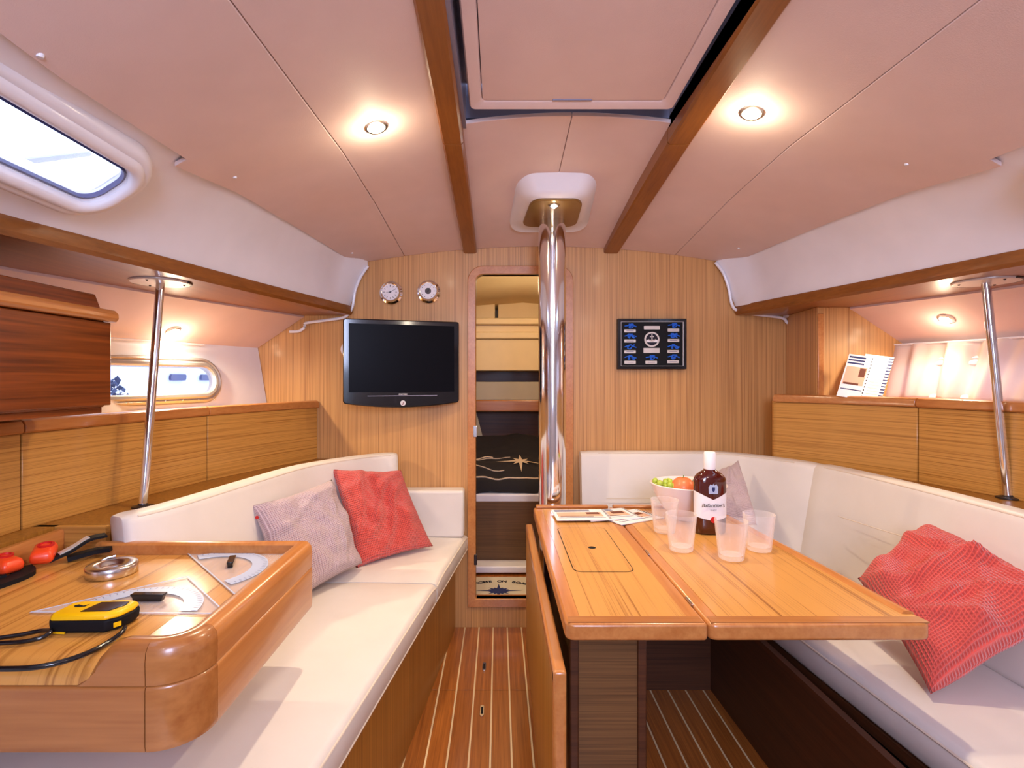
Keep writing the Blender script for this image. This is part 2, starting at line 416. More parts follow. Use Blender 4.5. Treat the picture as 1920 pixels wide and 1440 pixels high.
# beams
def beam(x0, x1, name):
    for (ya, yb) in ((-1.19, 1.628), (1.632, 2.617)):
        secs = []
        for Y in ys(ya, yb, .1):
            zb = interp(Y, [(-1.2, 2.02), (1.06, 1.976), (1.62, 1.937), (2.62, 1.834)])
            w = x1 - x0; zt = max(cz(x0, Y), cz(x1, Y)) + .028
            secs.append([(x0, Y, zt), (x0, Y, zb + .006), (x0 + .006, Y, zb), (x1 - .006, Y, zb), (x1, Y, zb + .006), (x1, Y, zt)])
        yield secs
for k, (a, b) in enumerate(((-.172, -.108), (.516, .588))):
    g = list(beam(a, b, ''))
    o = MB().loft(g[0]).build('trim_%d' % (k + 2), M['beam'], kind='structure')
    MB().loft(g[1]).build('beam_section', M['beam'], o)

# hatch: recess capped against the sky but for thin slits, moulded frame and the closed blind
hatch = thing('ceiling_hatch', 'large cream overhead hatch frame with closed blind between the two wooden beams', 'hatch', (.21, 1.0, 1.99))
def hz(Y): return interp(Y, [(.5, 2.035), (1.0, 2.02), (1.53, 1.988)])
hx0, hx1, hy0, hy1 = -.083, .497, .50, 1.525
outl = [(x + (hx0 + hx1) / 2, y + (hy0 + hy1) / 2) for x, y in rrect(hx1 - hx0, hy1 - hy0, .02, 6)]
def inset(s): return [(x + (hx0 + hx1) / 2, y + (hy0 + hy1) / 2) for x, y in rrect(hx1 - hx0 - 2 * s, hy1 - hy0 - 2 * s, .014, 6)]
o1, o2, o3, o4, o5 = outl, inset(.004), inset(.030), inset(.036), inset(.036)
lay = [(o1, .028), (o1, .006), (o2, 0), (o3, 0.004), (o4, .008), (o5, .028)]
MB().loft([[(x, y, hz(y) + d) for x, y in o_] for o_, d in lay], cap=False, ring=True).build('hatch_frame', M['vinyl'], hatch, angle=60)
bl = inset(.0385)
MB().loft([[(x, y, hz(y) + d) for x, y in bl] for d in (.006, .02)]).build('blind_panel', M['vinyl'], hatch)
MB().oprism((.205, 1.484, hz(1.484) + .003), (1, 0, 0), (0, 1, 0), rrect(.11, .006, .0028), 0, .004).build('blind_handle', M['greyp'], hatch)
MB().box(-.108, -.098, .46, 1.62, 1.98, 2.14).box(.516, .526, .46, 1.62, 1.98, 2.14).box(-.108, .526, 1.612, 1.622, 2.008, 2.14).box(-.108, .526, .46, .47, 2.03, 2.14).build('recess_lining', M['greyp'], hatch, smooth=False)
MB().box(-.12, .508, .46, 1.59, 2.10, 2.12).build('sky_cap', M['greyp'], hatch)  # cap added above the blind to block the sky, leaving thin slits

# coachroof sides, side decks, hull: left = starboard side of the photo, right mirrored
def side(sg):
    X = (lambda x: x) if sg < 0 else mx
    nm = 'left' if sg < 0 else 'right'
    # sloping white coachroof side
    secs = []
    YY = ys(-1.2, 2.42, .1) + [2.47, 2.50, 2.53, 2.56, 2.585, 2.608]
    rim = [P(a, b, 2.608) for a, b in (((690, 499), (682, 510), (675, 522), (670, 534), (666, 546), (663, 556), (660, 565), (657, 573), (655, 579)) if sg < 0 else
           ((1341, 492), (1350, 502), (1357, 514), (1362, 526), (1366, 538), (1369, 548), (1372, 558), (1376, 567), (1379, 575)))]
    for Y in YY:
        e = .0 if Y < 2.45 else ((Y - 2.45) / .158) ** 1.5
        a = (xe(Y) - .012, cz(xe(Y), Y) + .008); b = (xv(Y) - .006, 1.570)
        row = [(X(a[0] + .06), cz(a[0] + .06, Y) + .020)]
        for t in range(9):
            u = t / 8; s_ = .028 * math.sin(PI * u)          # hollow
            x_, z_ = X(lerp(a[0], b[0], u) - s_ * .6), lerp(a[1], b[1], u) + s_ * .2
            row.append((lerp(x_, rim[t][0], e), lerp(z_, rim[t][2], e)))
        sgx = -1 if sg < 0 else 1
        secs.append([(x, Y, z) for x, z in row] + [(x + sgx * .03, Y, z + .03) for x, z in reversed(row)])
    wall = MB().loft(secs).build('wall_' + nm, M['white'], kind='structure', angle=60)
    # wooden valance and side deck underside
    v = MB(); secs = []
    for Y in ys(-1.2, 2.61, .1):
        a = xv(Y)
        secs.append([(X(a), Y, 1.575), (X(a + .003), Y, 1.568), (X(a + .003), Y, 1.542), (X(a - .006), Y, 1.531), (X(a - .02), Y, 1.530), (X(xo(Y)), Y, 1.528), (X(xo(Y)), Y, 1.545), (X(a - .02), Y, 1.56)])
    val = v.loft(secs).build('trim_%d' % (4 if sg < 0 else 5), M['beam'], kind='structure', angle=30)
    # under side-deck liner and hull
    secs = []
    for Y in ys(-1.2, 2.615, .1):
        a, b = xo(Y), xh(Y)
        w = b + .045
        row = [(a + .012, 1.542), (a + .012, 1.520), (a - .004, 1.512), (lerp(a, b, .5), lerp(1.505, 1.37, .5) + .004), (b, 1.37)]
        secs.append([(X(x), Y, z) for x, z in row] + [(X(x), Y, z + .03) for x, z in ((b - .05, 1.38), (a, 1.55))])
    MB().loft(secs).build('side_deck_liner', M['vinyl'], wall, angle=25)
    secs = []
    for Y in ys(-1.2, 2.615, .1):
        b = xh(Y)
        row = [(b, 1.378), (b + .045, 1.10), (b + .14, .45), (b + .30, -.06)]
        secs.append([(X(x), Y, z) for x, z in row] + [(X(x - .03), Y, z) for x, z in reversed(row)])
    hull = MB().loft(secs).build('hull_panel', M['white'], wall, angle=50)
    # oval window in the hull side
    Cw = Vector((X(-1.345), 2.10, 1.213)); Uw = Vector((X(-1.243) - X(-1.405), 2.36 - 1.93, 0)).normalized()
    Vw = Vector((-.16 if sg < 0 else .16, 0, 1)); Vw = (Vw - Uw * Vw.dot(Uw)).normalized()
    if sg > 0: pass
    L_ = .62
    Cw = Cw - Uw * .0 if False else Cw
    # right end of the opening near Y = 2.36
    Cw = Vector((X(-1.246), 2.365, 1.213)) - Uw * (L_ / 2)
    Nw = Uw.cross(Vw)
    cutr = MB().oprism(Cw, Uw, Vw, rrect(L_ - .03, .135, .066, 8), -.2, .2).build('cutter', None)
    cut(hull, [cutr])
    win = thing('window_%d' % (2 if sg < 0 else 3), None, None, Cw); win['kind'] = 'structure'
    sgn = 1 if Nw.x * (-sg) > 0 else -1
    prof = [(-.012, -.02), (-.012, .010), (-.006, .016), (.004, .017), (.012, .010), (.018, .014), (.026, .010), (.030, .003), (.030, -.02)]
    secs = []
    base_ = rrect(L_ - .03, .135, .0665, 10)
    secs = [[Cw + Uw * x + Vw * y + Nw * sgn * d for x, y in rrect(L_ - .03 + 2 * s_, .135 + 2 * s_, .0665 + s_, 10)] for s_, d in prof]
    MB().loft(secs, cap=False, ring=True).build('window_frame', M['alu'] if sg < 0 else M['white'], win, angle=30)
    MB().oprism(Cw, Uw, Vw, rrect(L_ - .05, .115, .056, 8), -.004 , .004).build('window_pane', M['tint'], win)
    if sg < 0:
        for i_ in range(7):
            c_ = Cw + Uw * (-.18 + .075 * i_) - Vw * .085 + Nw * sgn * .012
            MB().sphere(c_, .004, 8, 5).build('screw', M['steel'], win)
    return wall, hull
wallL, hullL = side(-1)
wallR, hullR = side(1)

# moulded white edges where the liners meet the bulkhead
def edge(pts, par, r=.007):
    MB().tube(catmull([P(a, b, 2.600) for a, b in pts], 4), r, 8).build('edge_moulding', M['white'], par)
edge([(690, 499), (676, 520), (666, 545), (661, 575), (650, 592), (636, 597), (600, 602), (573, 606), (571, 614), (560, 621), (543, 622)], wallL)
edge([(1341, 492), (1356, 512), (1366, 540), (1372, 570), (1384, 583), (1420, 590), (1466, 596), (1476, 605), (1488, 604)], wallR)

# deck portlights in the coachroof sides
def portlight(sg, n):
    X = (lambda x: x) if sg < 0 else mx
    C = Vector((X(-.893), .825, 1.664)); U = Vector((X(-.895) - X(-.91), .75, -.02)).normalized()
    V = Vector((X(-1.05) - X(-.77), 0, -.18)); V = (V - U * V.dot(U)).normalized()
    N = U.cross(V); N = N if N.z < 0 else -N
    wall = wallL if sg < 0 else wallR
    cut(wall, [MB().oprism(C, U, V, rrect(.84, .155, .045, 6), -.2, .2).build('cutter', None)])
    w = thing('window_%d' % n, None, None, C); w['kind'] = 'structure'
    def rr(s): return rrect(.80 + 2 * s, .125 + 2 * s, .045 + s, 8)
    prof = [(-.004, -.02), (-.002, -.01), (.006, .012), (.016, .018), (.028, .016), (.034, .006), (.040, .008), (.050, .004), (.058, -.010), (.060, -.03)]
    MB().loft([[C + U * x + V * y + N * d for x, y in rr(s_)] for s_, d in prof], cap=False, ring=True).build('window_frame', M['white'], w, angle=50)
    MB().loft([[C + U * x + V * y + N * d for x, y in rr(s_)] for s_, d in ((-.001, -.012), (-.001, -.002), (-.006, -.001), (-.006, -.012))], cap=False, ring=True).build('window_seal', M['navy'], w)
    MB().oprism(C, U, V, rr(-.003), -.010 * (1 if N.dot(U.cross(V)) < 0 else -1), -.006 * (1 if N.dot(U.cross(V)) < 0 else -1)).build('window_pane', M['pane'], w)
portlight(-1, 1); portlight(1, 4)
# grab line outside over the deck seen through the portlight: guard rail of the side deck
rl = MB().tube([(-1.2, .7, 1.43), (-1.496, 1.6, 1.863), (-1.694, 2.2, 2.148)], .011, 8).build('guard_rail', M['greyp'], label='thin grey rail outside, crossing the bright deck window at upper left', category='rail', loc=(-1.55, .6, 2.18))

# neighbouring boat outside the oval window
nb = thing('moored_boat', 'white hull of a neighbouring boat seen through the oval window on the left', 'boat', (-4.6, 6.0, -.6))
secs = []
for Y in ys(1.5, 12, 1.0):
    bow = -.02 * max(0, Y - 8) ** 2
    secs.append([(-4.9 + bow, Y, -.6), (-4.7 + bow, Y, .4), (-4.5 + bow, Y, 1.9), (-4.7 + bow, Y, 2.1), (-6.5 + bow, Y, 2.1), (-6.5 + bow, Y, -.6)])
nhm = mat('boat_hull', srgb(222, 228, 240), .3, coat=.5)
MB().loft(secs).build('hull', nhm, nb, angle=60)
for a_ in (322, 378):
    Y_ = 4.66 / ((935 - a_) / 1000) ; 
    c_ = Vector((-4.585, Y_, 1.22 + .002 * Y_))
    c_ = Vector((-4.585, Y_, 1.24))
    MB().oprism(c_, (0, 1, 0), (.07, 0, 1), rrect(.36, .09, .03), -.03, .03).build('port', mat('smoked_port', srgb(86, 92, 130), .3), nb)
bush = MB()
bush.tube([(-3.55, 4.7, -.6), (-3.52, 4.72, .3), (-3.5, 4.7, 1.0)], [.05, .04, .015], 8)
for i in range(700):
    a = random.random() * 6.28; h = random.random(); r_ = random.random() ** .5 * (.62 - .5 * h)
    c = Vector((-3.5 + r_ * math.cos(a), 4.72 + r_ * math.sin(a), -.1 + 1.32 * h))
    d = Vector((random.uniform(-1, 1), random.uniform(-1, 1), random.uniform(-1, 1))).normalized() * .045
    e = d.cross(Vector((0, 0, 1))).normalized() * .025
    bush.add([c - d, c + e, c + d, c - e], [(0, 1, 2, 3)])
bush.build('shrub', mat('leaf_blue', srgb(70, 86, 120), .8), label='dark bluish shrub outside the oval window beside the moored boat', category='shrub', loc=(-3.5, 4.7, -.6))

# ------------------------------------------------------------------ hull lockers
def lockers(sg):
    X = (lambda x: x) if sg < 0 else mx
    f = xl
    zt, zb = (1.113, .828) if sg < 0 else (1.150, .842)
    label = 'low honey-wood hull lockers with rounded rail under the oval window' if sg < 0 else 'low honey-wood hull lockers with rounded rail below the pink curtain'
    t = thing('hull_locker', label, 'locker', (X(-1.2), 1.6, zb))
    seams = [.2, .86, 1.38, 2.05, 2.615] if sg < 0 else [.2, .9, 1.42, 1.955, 2.42]
    if sg > 0:
        f = lambda Y: interp(Y, [(-1.2, -1.20), (1.0, -1.195), (1.42, -1.19), (1.64, -1.175), (1.96, -1.095), (2.2, -.98), (2.42, -.81)])
    for i in range(len(seams) - 1):
        a, b = seams[i] + .0025, seams[i + 1] - .0025
        secs = []; s2 = []
        for Y in ys(a, b, .06):
            x = f(Y)
            secs.append([(X(x), Y, zb), (X(x), Y, zt - .036), (X(x - .018), Y, zt - .036), (X(x - .018), Y, zb)])
            xx = x + .010
            s2.append([(X(xx - .004), Y, zt - .035), (X(xx), Y, zt - .030), (X(xx), Y, zt - .014), (X(xx - .005), Y, zt - .004), (X(xx - .014), Y, zt), (X(x - .03), Y, zt), (X(x - .03), Y, zt - .035)])
        MB().loft(secs).build('locker_door', M['lock'], t, bevel=.0015, seg=1, angle=30)
        MB().loft(s2).build('top_rail', M['solid'], t, bevel=.001, seg=1, angle=30)
    secs = []; y1 = seams[-1]
    for Y in ys(.2, y1, .08):
        x = f(Y); h = xh(Y) + .02
        secs.append([(X(x - .028), Y, zt - .012), (X(x - .028), Y, zt - .03), (X(h), Y, zt - .03), (X(h), Y, zt - .012)])
    MB().loft(secs).build('shelf_top', M['solid'] if sg > 0 else M['lock'], t)
    # end cap and lower ledge
    def inner(Y):
        if sg < 0: return interp(Y, [(1.41, -1.06), (1.5, -1.005), (1.856, -.938), (2.17, -.880), (2.32, -.810), (2.46, -.716), (2.575, -.616), (2.62, -.57)])
        return mx(interp(Y, [(1.2, 1.432), (1.84, 1.422), (2.05, 1.405), (2.2, 1.378), (2.40, 1.265), (2.53, 1.155), (2.62, 1.05)]))
    if sg > 0:
        x = f(2.42)
        MB().box(X(x) - .004, X(xh(2.42)), 2.415, 2.43, zb, zt - .03).build('end_panel', M['lock'], t)
    secs = []; ylo = 1.43 if sg < 0 else .2
    for Y in ys(ylo, 2.615, .08):
        x = xl(Y) if sg < 0 else f(min(Y, 2.42)) - .2 * max(0, Y - 2.42) / .2
        inn = inner(Y)
        secs.append([(X(inn), Y, zb), (X(inn), Y, zb - .02), (X(x - .02), Y, zb - .02), (X(x - .02), Y, zb)])
    MB().loft(secs).build('ledge', M['base'], t)
    secs = []
    for Y in ys(ylo, 2.615, .08):
        x = inner(Y)
        secs.append([(X(x), Y, zb - .02), (X(x), Y, .30), (X(x - .015), Y, .30), (X(x - .015), Y, zb - .02)])
    MB().loft(secs).build('back_panel', M['base'], t)
    if sg < 0:
        MB().loft([[(xl(Y) - .01, Y, z) for z in (zb - .02, zb)] + [(-1.176, Y, z) for z in (zb, zb - .02)] for Y in ys(.2, 1.428, .2)]).build('ledge', M['base'], t)
        MB().box(-1.26, -1.04, 1.412, 1.428, .3, .828).build('end_panel', M['lock'], t)
    return t
lockers(-1); lockers(1)

# wardrobe column at the right end of the bulkhead
wc = thing('corner_column', 'tall honey-wood boxed column between bulkhead and right-hand curtain', 'column', (1.5, 2.45, 1.1))
ol = [(1.41, 2.618), (1.372, 2.30), (1.80, 2.30), (1.80, 2.618)]
MB().prism(ol, .86, 1.53).build('column_panel', M['bulkx'], wc, bevel=.004)
MB().box(1.372, 1.398, 2.292, 2.30, .86, 1.5).build('corner_bead', M['solid'], wc, bevel=.003)

# overhead cupboard at far left
oc = thing('overhead_cupboard', 'dark reddish wooden overhead cupboard at the left edge above the lockers', 'cupboard', (-1.2, 1.0, 1.145))
MB().box(-1.50, -1.043, .35, 1.412, 1.145, 1.372).build('cupboard_body', M['mahog'], oc, bevel=.004)
MB().box(-1.045, -1.030, .35, 1.418, 1.150, 1.368).build('cupboard_door', M['mahog'], oc, bevel=.003)
secs = []
for Y in (.35, 1.428):
    secs.append([(-1.50, Y, 1.370), (-1.022, Y, 1.370), (-1.015, Y, 1.378), (-1.016, Y, 1.392), (-1.026, Y, 1.402), (-1.05, Y, 1.404), (-1.50, Y, 1.404)])
MB().loft(secs).build('cornice', M['solid'], oc, bevel=.003)
MB().loft([[(-1.046, Y, 1.400), (-1.062, Y, 1.442), (-1.40, Y, 1.46), (-1.40, Y, 1.400)] for Y in (.35, 1.405)]).build('top_panel', M['mahog'], oc, bevel=.003)
MB().box(-1.40, -1.045, .35, 1.405, 1.130, 1.146).build('bottom_panel', M['mahog'], oc, bevel=.002)

# ------------------------------------------------------------------ sofas
def sweep_cushion(name, path, ns, zb, zt, th, lean, mat_, parent, r=.022, label=None):
    """path = back edge (x, y) points, n = inboard sign for x"""
    pts = catmull([(x, y, 0) for x, y in path], 5); secs = []
    for i, p in enumerate(pts):
        t = (pts[min(i + 1, len(pts) - 1)] - pts[max(i - 1, 0)]).normalized()
        n = Vector((t.y, -t.x, 0))
        if n.dot(Vector((CX, 1.0, 0)) - p) < 0: n = -n
        e = min(i, len(pts) - 1 - i)
        k = [.75, .95][e] if e < 2 else 1.0
        sec = []
        for a, b in rrect(th, zt - zb, r, 4):
            z = (zt + zb) / 2 + b * (1 - (1 - k) * .08); o_ = th / 2 + a * k
            bulge = .008 * math.cos(PI * b / (zt - zb)) if a > 0 else 0
            sh = lean * (1 - (z - zb) / (zt - zb))
            sec.append(p + n * (o_ + sh + bulge) + Vector((0, 0, z)))
        secs.append(sec)
    o = MB().loft(secs).build(name, mat_, parent, angle=70)
    # piping along the front upper edge
    pi_ = [s_[1] + Vector((0, 0, .0)) for s_ in secs]
    MB().tube([s_[2] for s_ in secs[2:-2]], .0028, 6).build('piping', M['creamp'], o)
    return o, secs

sl = thing('settee', 'cream upholstered settee on the left with low bulkhead bolster', 'sofa', (-.5, 1.4, 0))
BL = [(-.505, 2.600), (-.575, 2.572), (-.645, 2.515), (-.725, 2.42), (-.794, 2.32), (-.865, 2.17), (-.925, 1.856), (-.985, 1.52), (-1.035, 1.410)]
sweep_cushion('backrest', BL, 1, .462, .865, .085, .07, M['cream'], sl)
def fx(Y): return -.152 - .128 * (2.61 - Y)
def bx(Y): return interp(Y, [(.3, -1.22), (1.39, -1.22), (1.42, -.93), (1.5, -.92), (1.856, -.86), (2.17, -.79), (2.32, -.72), (2.60, -.60)])
for a, b in ((.25, 1.985), (1.993, 2.612)):
    secs = []
    for i, Y in enumerate(ys(a, b, .05)):
        n_ = len(ys(a, b, .05)); e = min(i, n_ - 1 - i); dz = [.012, .003][e] if e < 2 else 0
        r = .018; x0, x1 = bx(Y), fx(Y)
        row = [(x0, .375), (x0, .465 - dz)]
        for t in range(1, 6): row.append((lerp(x0, x1 - r, t / 6), .466 - dz + .006 * math.sin(PI * t / 6)))
        row += [(x1 - r, .467 - dz), (x1 - .006, .462 - dz), (x1, .452 - dz), (x1 + .002, .42), (x1 - .002, .385), (x1 - .008, .377 + dz), (x1 - .05, .375 + dz)]
        secs.append([(x, Y, z) for x, z in row])
    c_ = MB().loft(secs).build('seat_cushion', M['cream'], sl, angle=60)
    MB().tube([Vector(s_[9]) + Vector((.001, 0, .001)) for s_ in secs], .0028, 6).build('piping', M['creamp'], c_)
    MB().tube([Vector(s_[11]) + Vector((.001, 0, .002)) for s_ in secs], .0022, 6).build('piping', M['creamp'], c_)
MB().prism([(x, y) for x, y in [(-.73, 2.612), (-.50, 2.612), (-.165, 2.612), (-.165, 2.52), (-.50, 2.52), (-.70, 2.52)]], .468, .690).build('bolster', M['cream'], sl, bevel=.012, seg=3)
secs = []
for Y in ys(.25, 2.617, .2):
    x = interp(Y, [(.25, -.46), (1.678, -.305), (2.54, -.216), (2.62, -.212)])
    secs.append([(x, Y, 0), (x, Y, .374), (x - .02, Y, .374), (x - .02, Y, 0)])
MB().loft(secs).build('base_panel', M['base'], sl)
MB().prism([(-.23, 2.6), (-.47, .25), (-1.22, .25), (-1.22, 1.4), (-.90, 1.8), (-.62, 2.6)], .34, .372).build('seat_board', M['base'], sl)

sr = thing('settee', 'cream upholstered corner settee wrapping around the table on the right', 'sofa', (1.1, 1.5, 0))
sweep_cushion('backrest', [(.392, 2.612), (.6, 2.612), (.85, 2.610), (1.02, 2.600), (1.14, 2.53), (1.25, 2.40), (1.362, 2.205)], -1, .462, .872, .085, .05, M['cream'], sr)
sweep_cushion('backrest', [(1.365, 2.198), (1.392, 2.05), (1.409, 1.842), (1.42, 1.44), (1.42, 1.1), (1.42, .35)], -1, .462, .872, .085, .07, M['cream'], sr)
def fr(Y): return interp(Y, [(.25, .998), (1.03, .936), (1.506, .892), (2.1, .845)])
def br(Y): return interp(Y, [(.25, 1.36), (1.8, 1.35), (2.1, 1.31), (2.3, 1.22), (2.6, 1.10)])
secs = []
for Y in ys(.25, 1.985, .05):
    x0, x1 = br(Y), fr(Y); r = .018
    row = [(x0, .375), (x0, .465)] + [(lerp(x0, x1 + r, t / 6), .466 + .006 * math.sin(PI * t / 6)) for t in range(1, 6)]
    row += [(x1 + r, .467), (x1 + .006, .462), (x1, .452), (x1 - .002, .42), (x1 + .002, .385), (x1 + .008, .377), (x1 + .05, .375)]
    secs.append([(x, Y, z) for x, z in row])
c_ = MB().loft(secs).build('seat_cushion', M['cream'], sr, angle=60)
MB().tube([Vector(s_[9]) + Vector((-.001, 0, .001)) for s_ in secs], .0028, 6).build('piping', M['creamp'], c_)
MB().prism([(.40, 2.60), (1.12, 2.60), (1.24, 2.3), (1.33, 1.995), (.86, 1.995), (.80, 2.04), (.40, 2.06)], .375, .467).build('seat_cushion', M['cream'], sr, bevel=.012, seg=3)
secs = []
for Y in (.25, 1.03, 1.5, 2.1):
    x = interp(Y, [(.25, .90), (1.67, .845), (2.1, .83)])
    secs.append([(x, Y, 0), (x, Y, .374), (x + .02, Y, .374), (x + .02, Y, 0)])
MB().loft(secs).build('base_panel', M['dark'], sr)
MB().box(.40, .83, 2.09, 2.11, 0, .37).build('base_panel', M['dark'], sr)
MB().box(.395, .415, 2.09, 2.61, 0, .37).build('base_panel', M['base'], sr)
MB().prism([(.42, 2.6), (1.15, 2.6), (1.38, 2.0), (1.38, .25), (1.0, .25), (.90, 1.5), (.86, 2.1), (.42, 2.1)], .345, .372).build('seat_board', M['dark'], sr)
# stitched creases on the right backrests
def crease(pts, par):
    MB().tube([Vector(p) for p in pts], .0016, 6).build('stitched_seam', M['creamp'], par)
crease([(x, 2.474, .665) for x in [.50 + .05 * i for i in range(9)]], sr)
crease([P(px_, py_, Y_) for px_, py_, Y_ in ((1572, 968, 1.905), (1640, 990, 1.70), (1700, 1008, 1.55))], sr)

# ------------------------------------------------------------------ saloon table
tb = thing('saloon_table', 'varnished wooden saloon table with one leaf raised and one leaf folded down', 'table', (.25, 1.7, 0))
TZ = .70; TH = .038
def board(x0a, x1a, x0b, x1b, ya, yb, name, corners, lipl, lipr):
    # a = near end, b = far end; returns leaf object with solid edges and veneered field
    def rnd(pts, rs):
        out = []
        n = len(pts)
        for i, (p, r) in enumerate(zip(pts, rs)):
            p = Vector(p).to_2d() if len(p) == 3 else Vector(p); a = Vector(pts[i - 1]); b = Vector(pts[(i + 1) % n])
            u = (a - p).normalized(); w = (b - p).normalized()
            for k in range(6):
                t = k / 5; q = (1 - t) ** 2 * (p + u * r) + 2 * t * (1 - t) * p + t * t * (p + w * r); out.append((q.x, q.y))
        return out
    ol_ = rnd([(x0a, ya), (x1a, ya), (x1b, yb), (x0b, yb)], corners)
    o = MB().prism(ol_, TZ - TH, TZ - .0016).build(name, M['solid'], tb, bevel=.007, seg=3)
    f = [(x0a + lipl, ya + .035), (x1a - lipr, ya + .035), (x1b - lipr, yb - .035), (x0b + lipl, yb - .035)]
    MB().prism(f, TZ - .004, TZ - .0003).build('veneer_panel', M['table'], o, smooth=False)
    MB().prism([(x0a + .006, ya + .006), (x1a - .006, ya + .006), (x1a - .009, ya + .0345), (x0a + .009, ya + .0345)], TZ - .003, TZ).build('end_rail', M['solidx'], o)
    return o
mid = board(.143, .4445, .140, .4445, 1.133, 2.17, 'centre_top', (.02, .008, .01, .03), .034, .034)
leaf = board(.4475, .927, .4475, .868, 1.133, 2.17, 'raised_leaf', (.02, .03, .05, .01), .03, .012)
# fiddle rail along the outboard edge of the raised leaf
secs = []
for Y in ys(1.18, 2.12, .1):
    x = lerp(.927, .868, (Y - 1.133) / 1.037) - .012
    secs.append([(x + dx, Y, TZ - .002 + dz) for dx, dz in ((-.022, 0), (-.018, .007), (-.004, .008), (.006, .005), (.008, 0))])
MB().loft(secs).build('edge_fiddle', M['solid'], leaf, angle=60)
MB().box(.150, .44, 2.140, 2.165, TZ - .002, TZ + .010).build('edge_fiddle', M['solidx'], mid, bevel=.004)
MB().box(.46, .84, 2.140, 2.165, TZ - .002, TZ + .010).build('edge_fiddle', M['solidx'], leaf, bevel=.004)
lx0, lx1, ly0, ly1 = .205, .366, 1.437, 1.86
c2 = ((lx0 + lx1) / 2, (ly0 + ly1) / 2)
MB().prism([(x + c2[0], y + c2[1]) for x, y in rrect(lx1 - lx0 + .005, ly1 - ly0 + .005, .026, 6)], TZ - .004, TZ + .0001).build('lid_gap', M['blackm'], mid, smooth=False)
lid = MB().prism([(x + c2[0], y + c2[1]) for x, y in rrect(lx1 - lx0, ly1 - ly0, .024, 6)], TZ - .003, TZ + .0006).build('bottle_locker_lid', M['table'], mid, smooth=False)
MB().lathe([(.0005, 0), (.0115, 0), (.0115, .0004), (.0005, .0005)], 20, (.287, 1.64, TZ + .0006)).build('finger_hole', M['blackm'], lid)
for Y_ in (1.25, 1.60, 2.0):
    MB().box(.4435, .4485, Y_ - .02, Y_ + .02, TZ - .003, TZ + .0004).build('hinge', M['steel'], mid)
# folded leaf hanging at the left
hl = MB()
secs = []
hl.loft([[(x, Y, z) for x, z in ((.112, .12), (.112, .620), (.117, .627), (.130, .627), (.135, .620), (.135, .12))] for Y in (1.075, 2.165)])
hlo = hl.build('folded_leaf', M['base'], tb, bevel=.004)
MB().box(.110, .137, 1.075, 2.165, .600, .630).build('leaf_edge', M['solid'], hlo, bevel=.006, seg=3)
MB().box(.110, .137, 1.073, 1.100, .12, .6295).build('leaf_edge', M['solid'], hlo, bevel=.006, seg=3)
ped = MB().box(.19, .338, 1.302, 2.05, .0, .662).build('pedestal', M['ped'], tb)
for x in (.173, .338):
    for y in (1.295, 2.02):
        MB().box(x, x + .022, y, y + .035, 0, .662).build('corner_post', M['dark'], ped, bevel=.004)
MB().loft([[(.36, y, .655), (.60, y, .655), (.60, y, .62), (.38, y, .50), (.36, y, .50)] for y in (1.62, 1.65)]).build('leaf_bracket', M['solid'], tb, bevel=.003)

# mast post and its headliner collar
mp_ = thing('mast_post', 'thick polished steel post standing between table and doorway', 'post', (.226, 2.26, 0))
MB().lathe([(.0575, 0), (.0575, 1.98)], 48, (.226, 2.26, 0)).build('post_tube', M['chrome'], mp_)
MB().lathe([(.075, 0), (.075, .012), (.06, .02), (.0577, .03)], 40, (.226, 2.26, 0)).build('foot_ring', M['steel'], mp_)
cl = thing('post_collar', 'white moulded ceiling collar around the top of the steel post', 'collar', (.22, 2.19, 1.9))
def trap(w0, w1, d, cy, r=.05, n=6):
    base_ = rrect(1, 1, r, n); out = []
    for x, y in base_:
        w = lerp(w0, w1, y + .5); out.append((.22 + x * w, cy + y * d))
    return out
A_ = trap(.30, .36, .50, 2.19, .22); B_ = trap(.29, .35, .47, 2.19, .22); C_ = trap(.25, .28, .42, 2.18, .22); D_ = trap(.20, .245, .36, 2.17, .2)
def zz(y): return cz(.22, y)
MB().loft([[(x, y, cz(x, y) + .004) for x, y in A_], [(x, y, cz(x, y) - .012) for x, y in B_], [(x, y, lerp(cz(x, y), 1.90, .7)) for x, y in C_], [(x, y, 1.895) for x, y in D_]]).build('collar_shell', M['white'], cl, angle=60)
E_ = trap(.195, .24, .35, 2.17, .2)
brs = mat('bronze_plate', srgb(150, 120, 70), .3, .7)
MB().prism(E_, 1.886, 1.896).build('lower_plate', brs, cl, bevel=.003)
# ------------------------------------------------------------------ downlights
def downlight(loc, nrm, label, group='small round downlights', energy=14, col=WARM, r=.034, glow=True):
    nrm = Vector(nrm).normalized(); loc = Vector(loc)
    t = thing('downlight', label, 'light', loc, group)
    U = nrm.orthogonal().normalized(); V = nrm.cross(U)
    def ringp(rr, d): return [loc + U * rr * math.cos(2 * PI * k / 24) + V * rr * math.sin(2 * PI * k / 24) + nrm * d for k in range(24)]
    MB().loft([ringp(r, -.002), ringp(r, .003), ringp(r - .004, .006), ringp(r - .009, .005), ringp(r - .010, -.002)], ring=True, cap=False).build('rim', M['steel'], t, angle=50)
    MB().loft([ringp(r - .009, -.001), ringp(r - .009, .005), ringp(r - .016, .010), ringp(.003, .013)]).build('bulb', M['lampglow'], t)
    lm = lamp('downlight_beam', 'SPOT', (0, 0, 0), energy, col, .02, spot=math.radians(150), blend=1.0)
    lm.parent = t; lm.location = nrm * .03; lm.rotation_euler = (-nrm).to_track_quat('Z', 'Y').to_euler()
    lm = lamp('downlight_glow', 'POINT', (0, 0, 0), energy * .035, col, .018)
    lm.parent = t; lm.location = nrm * .05
    return t
Y = 1.51; x = P(705, 237, Y)[0]
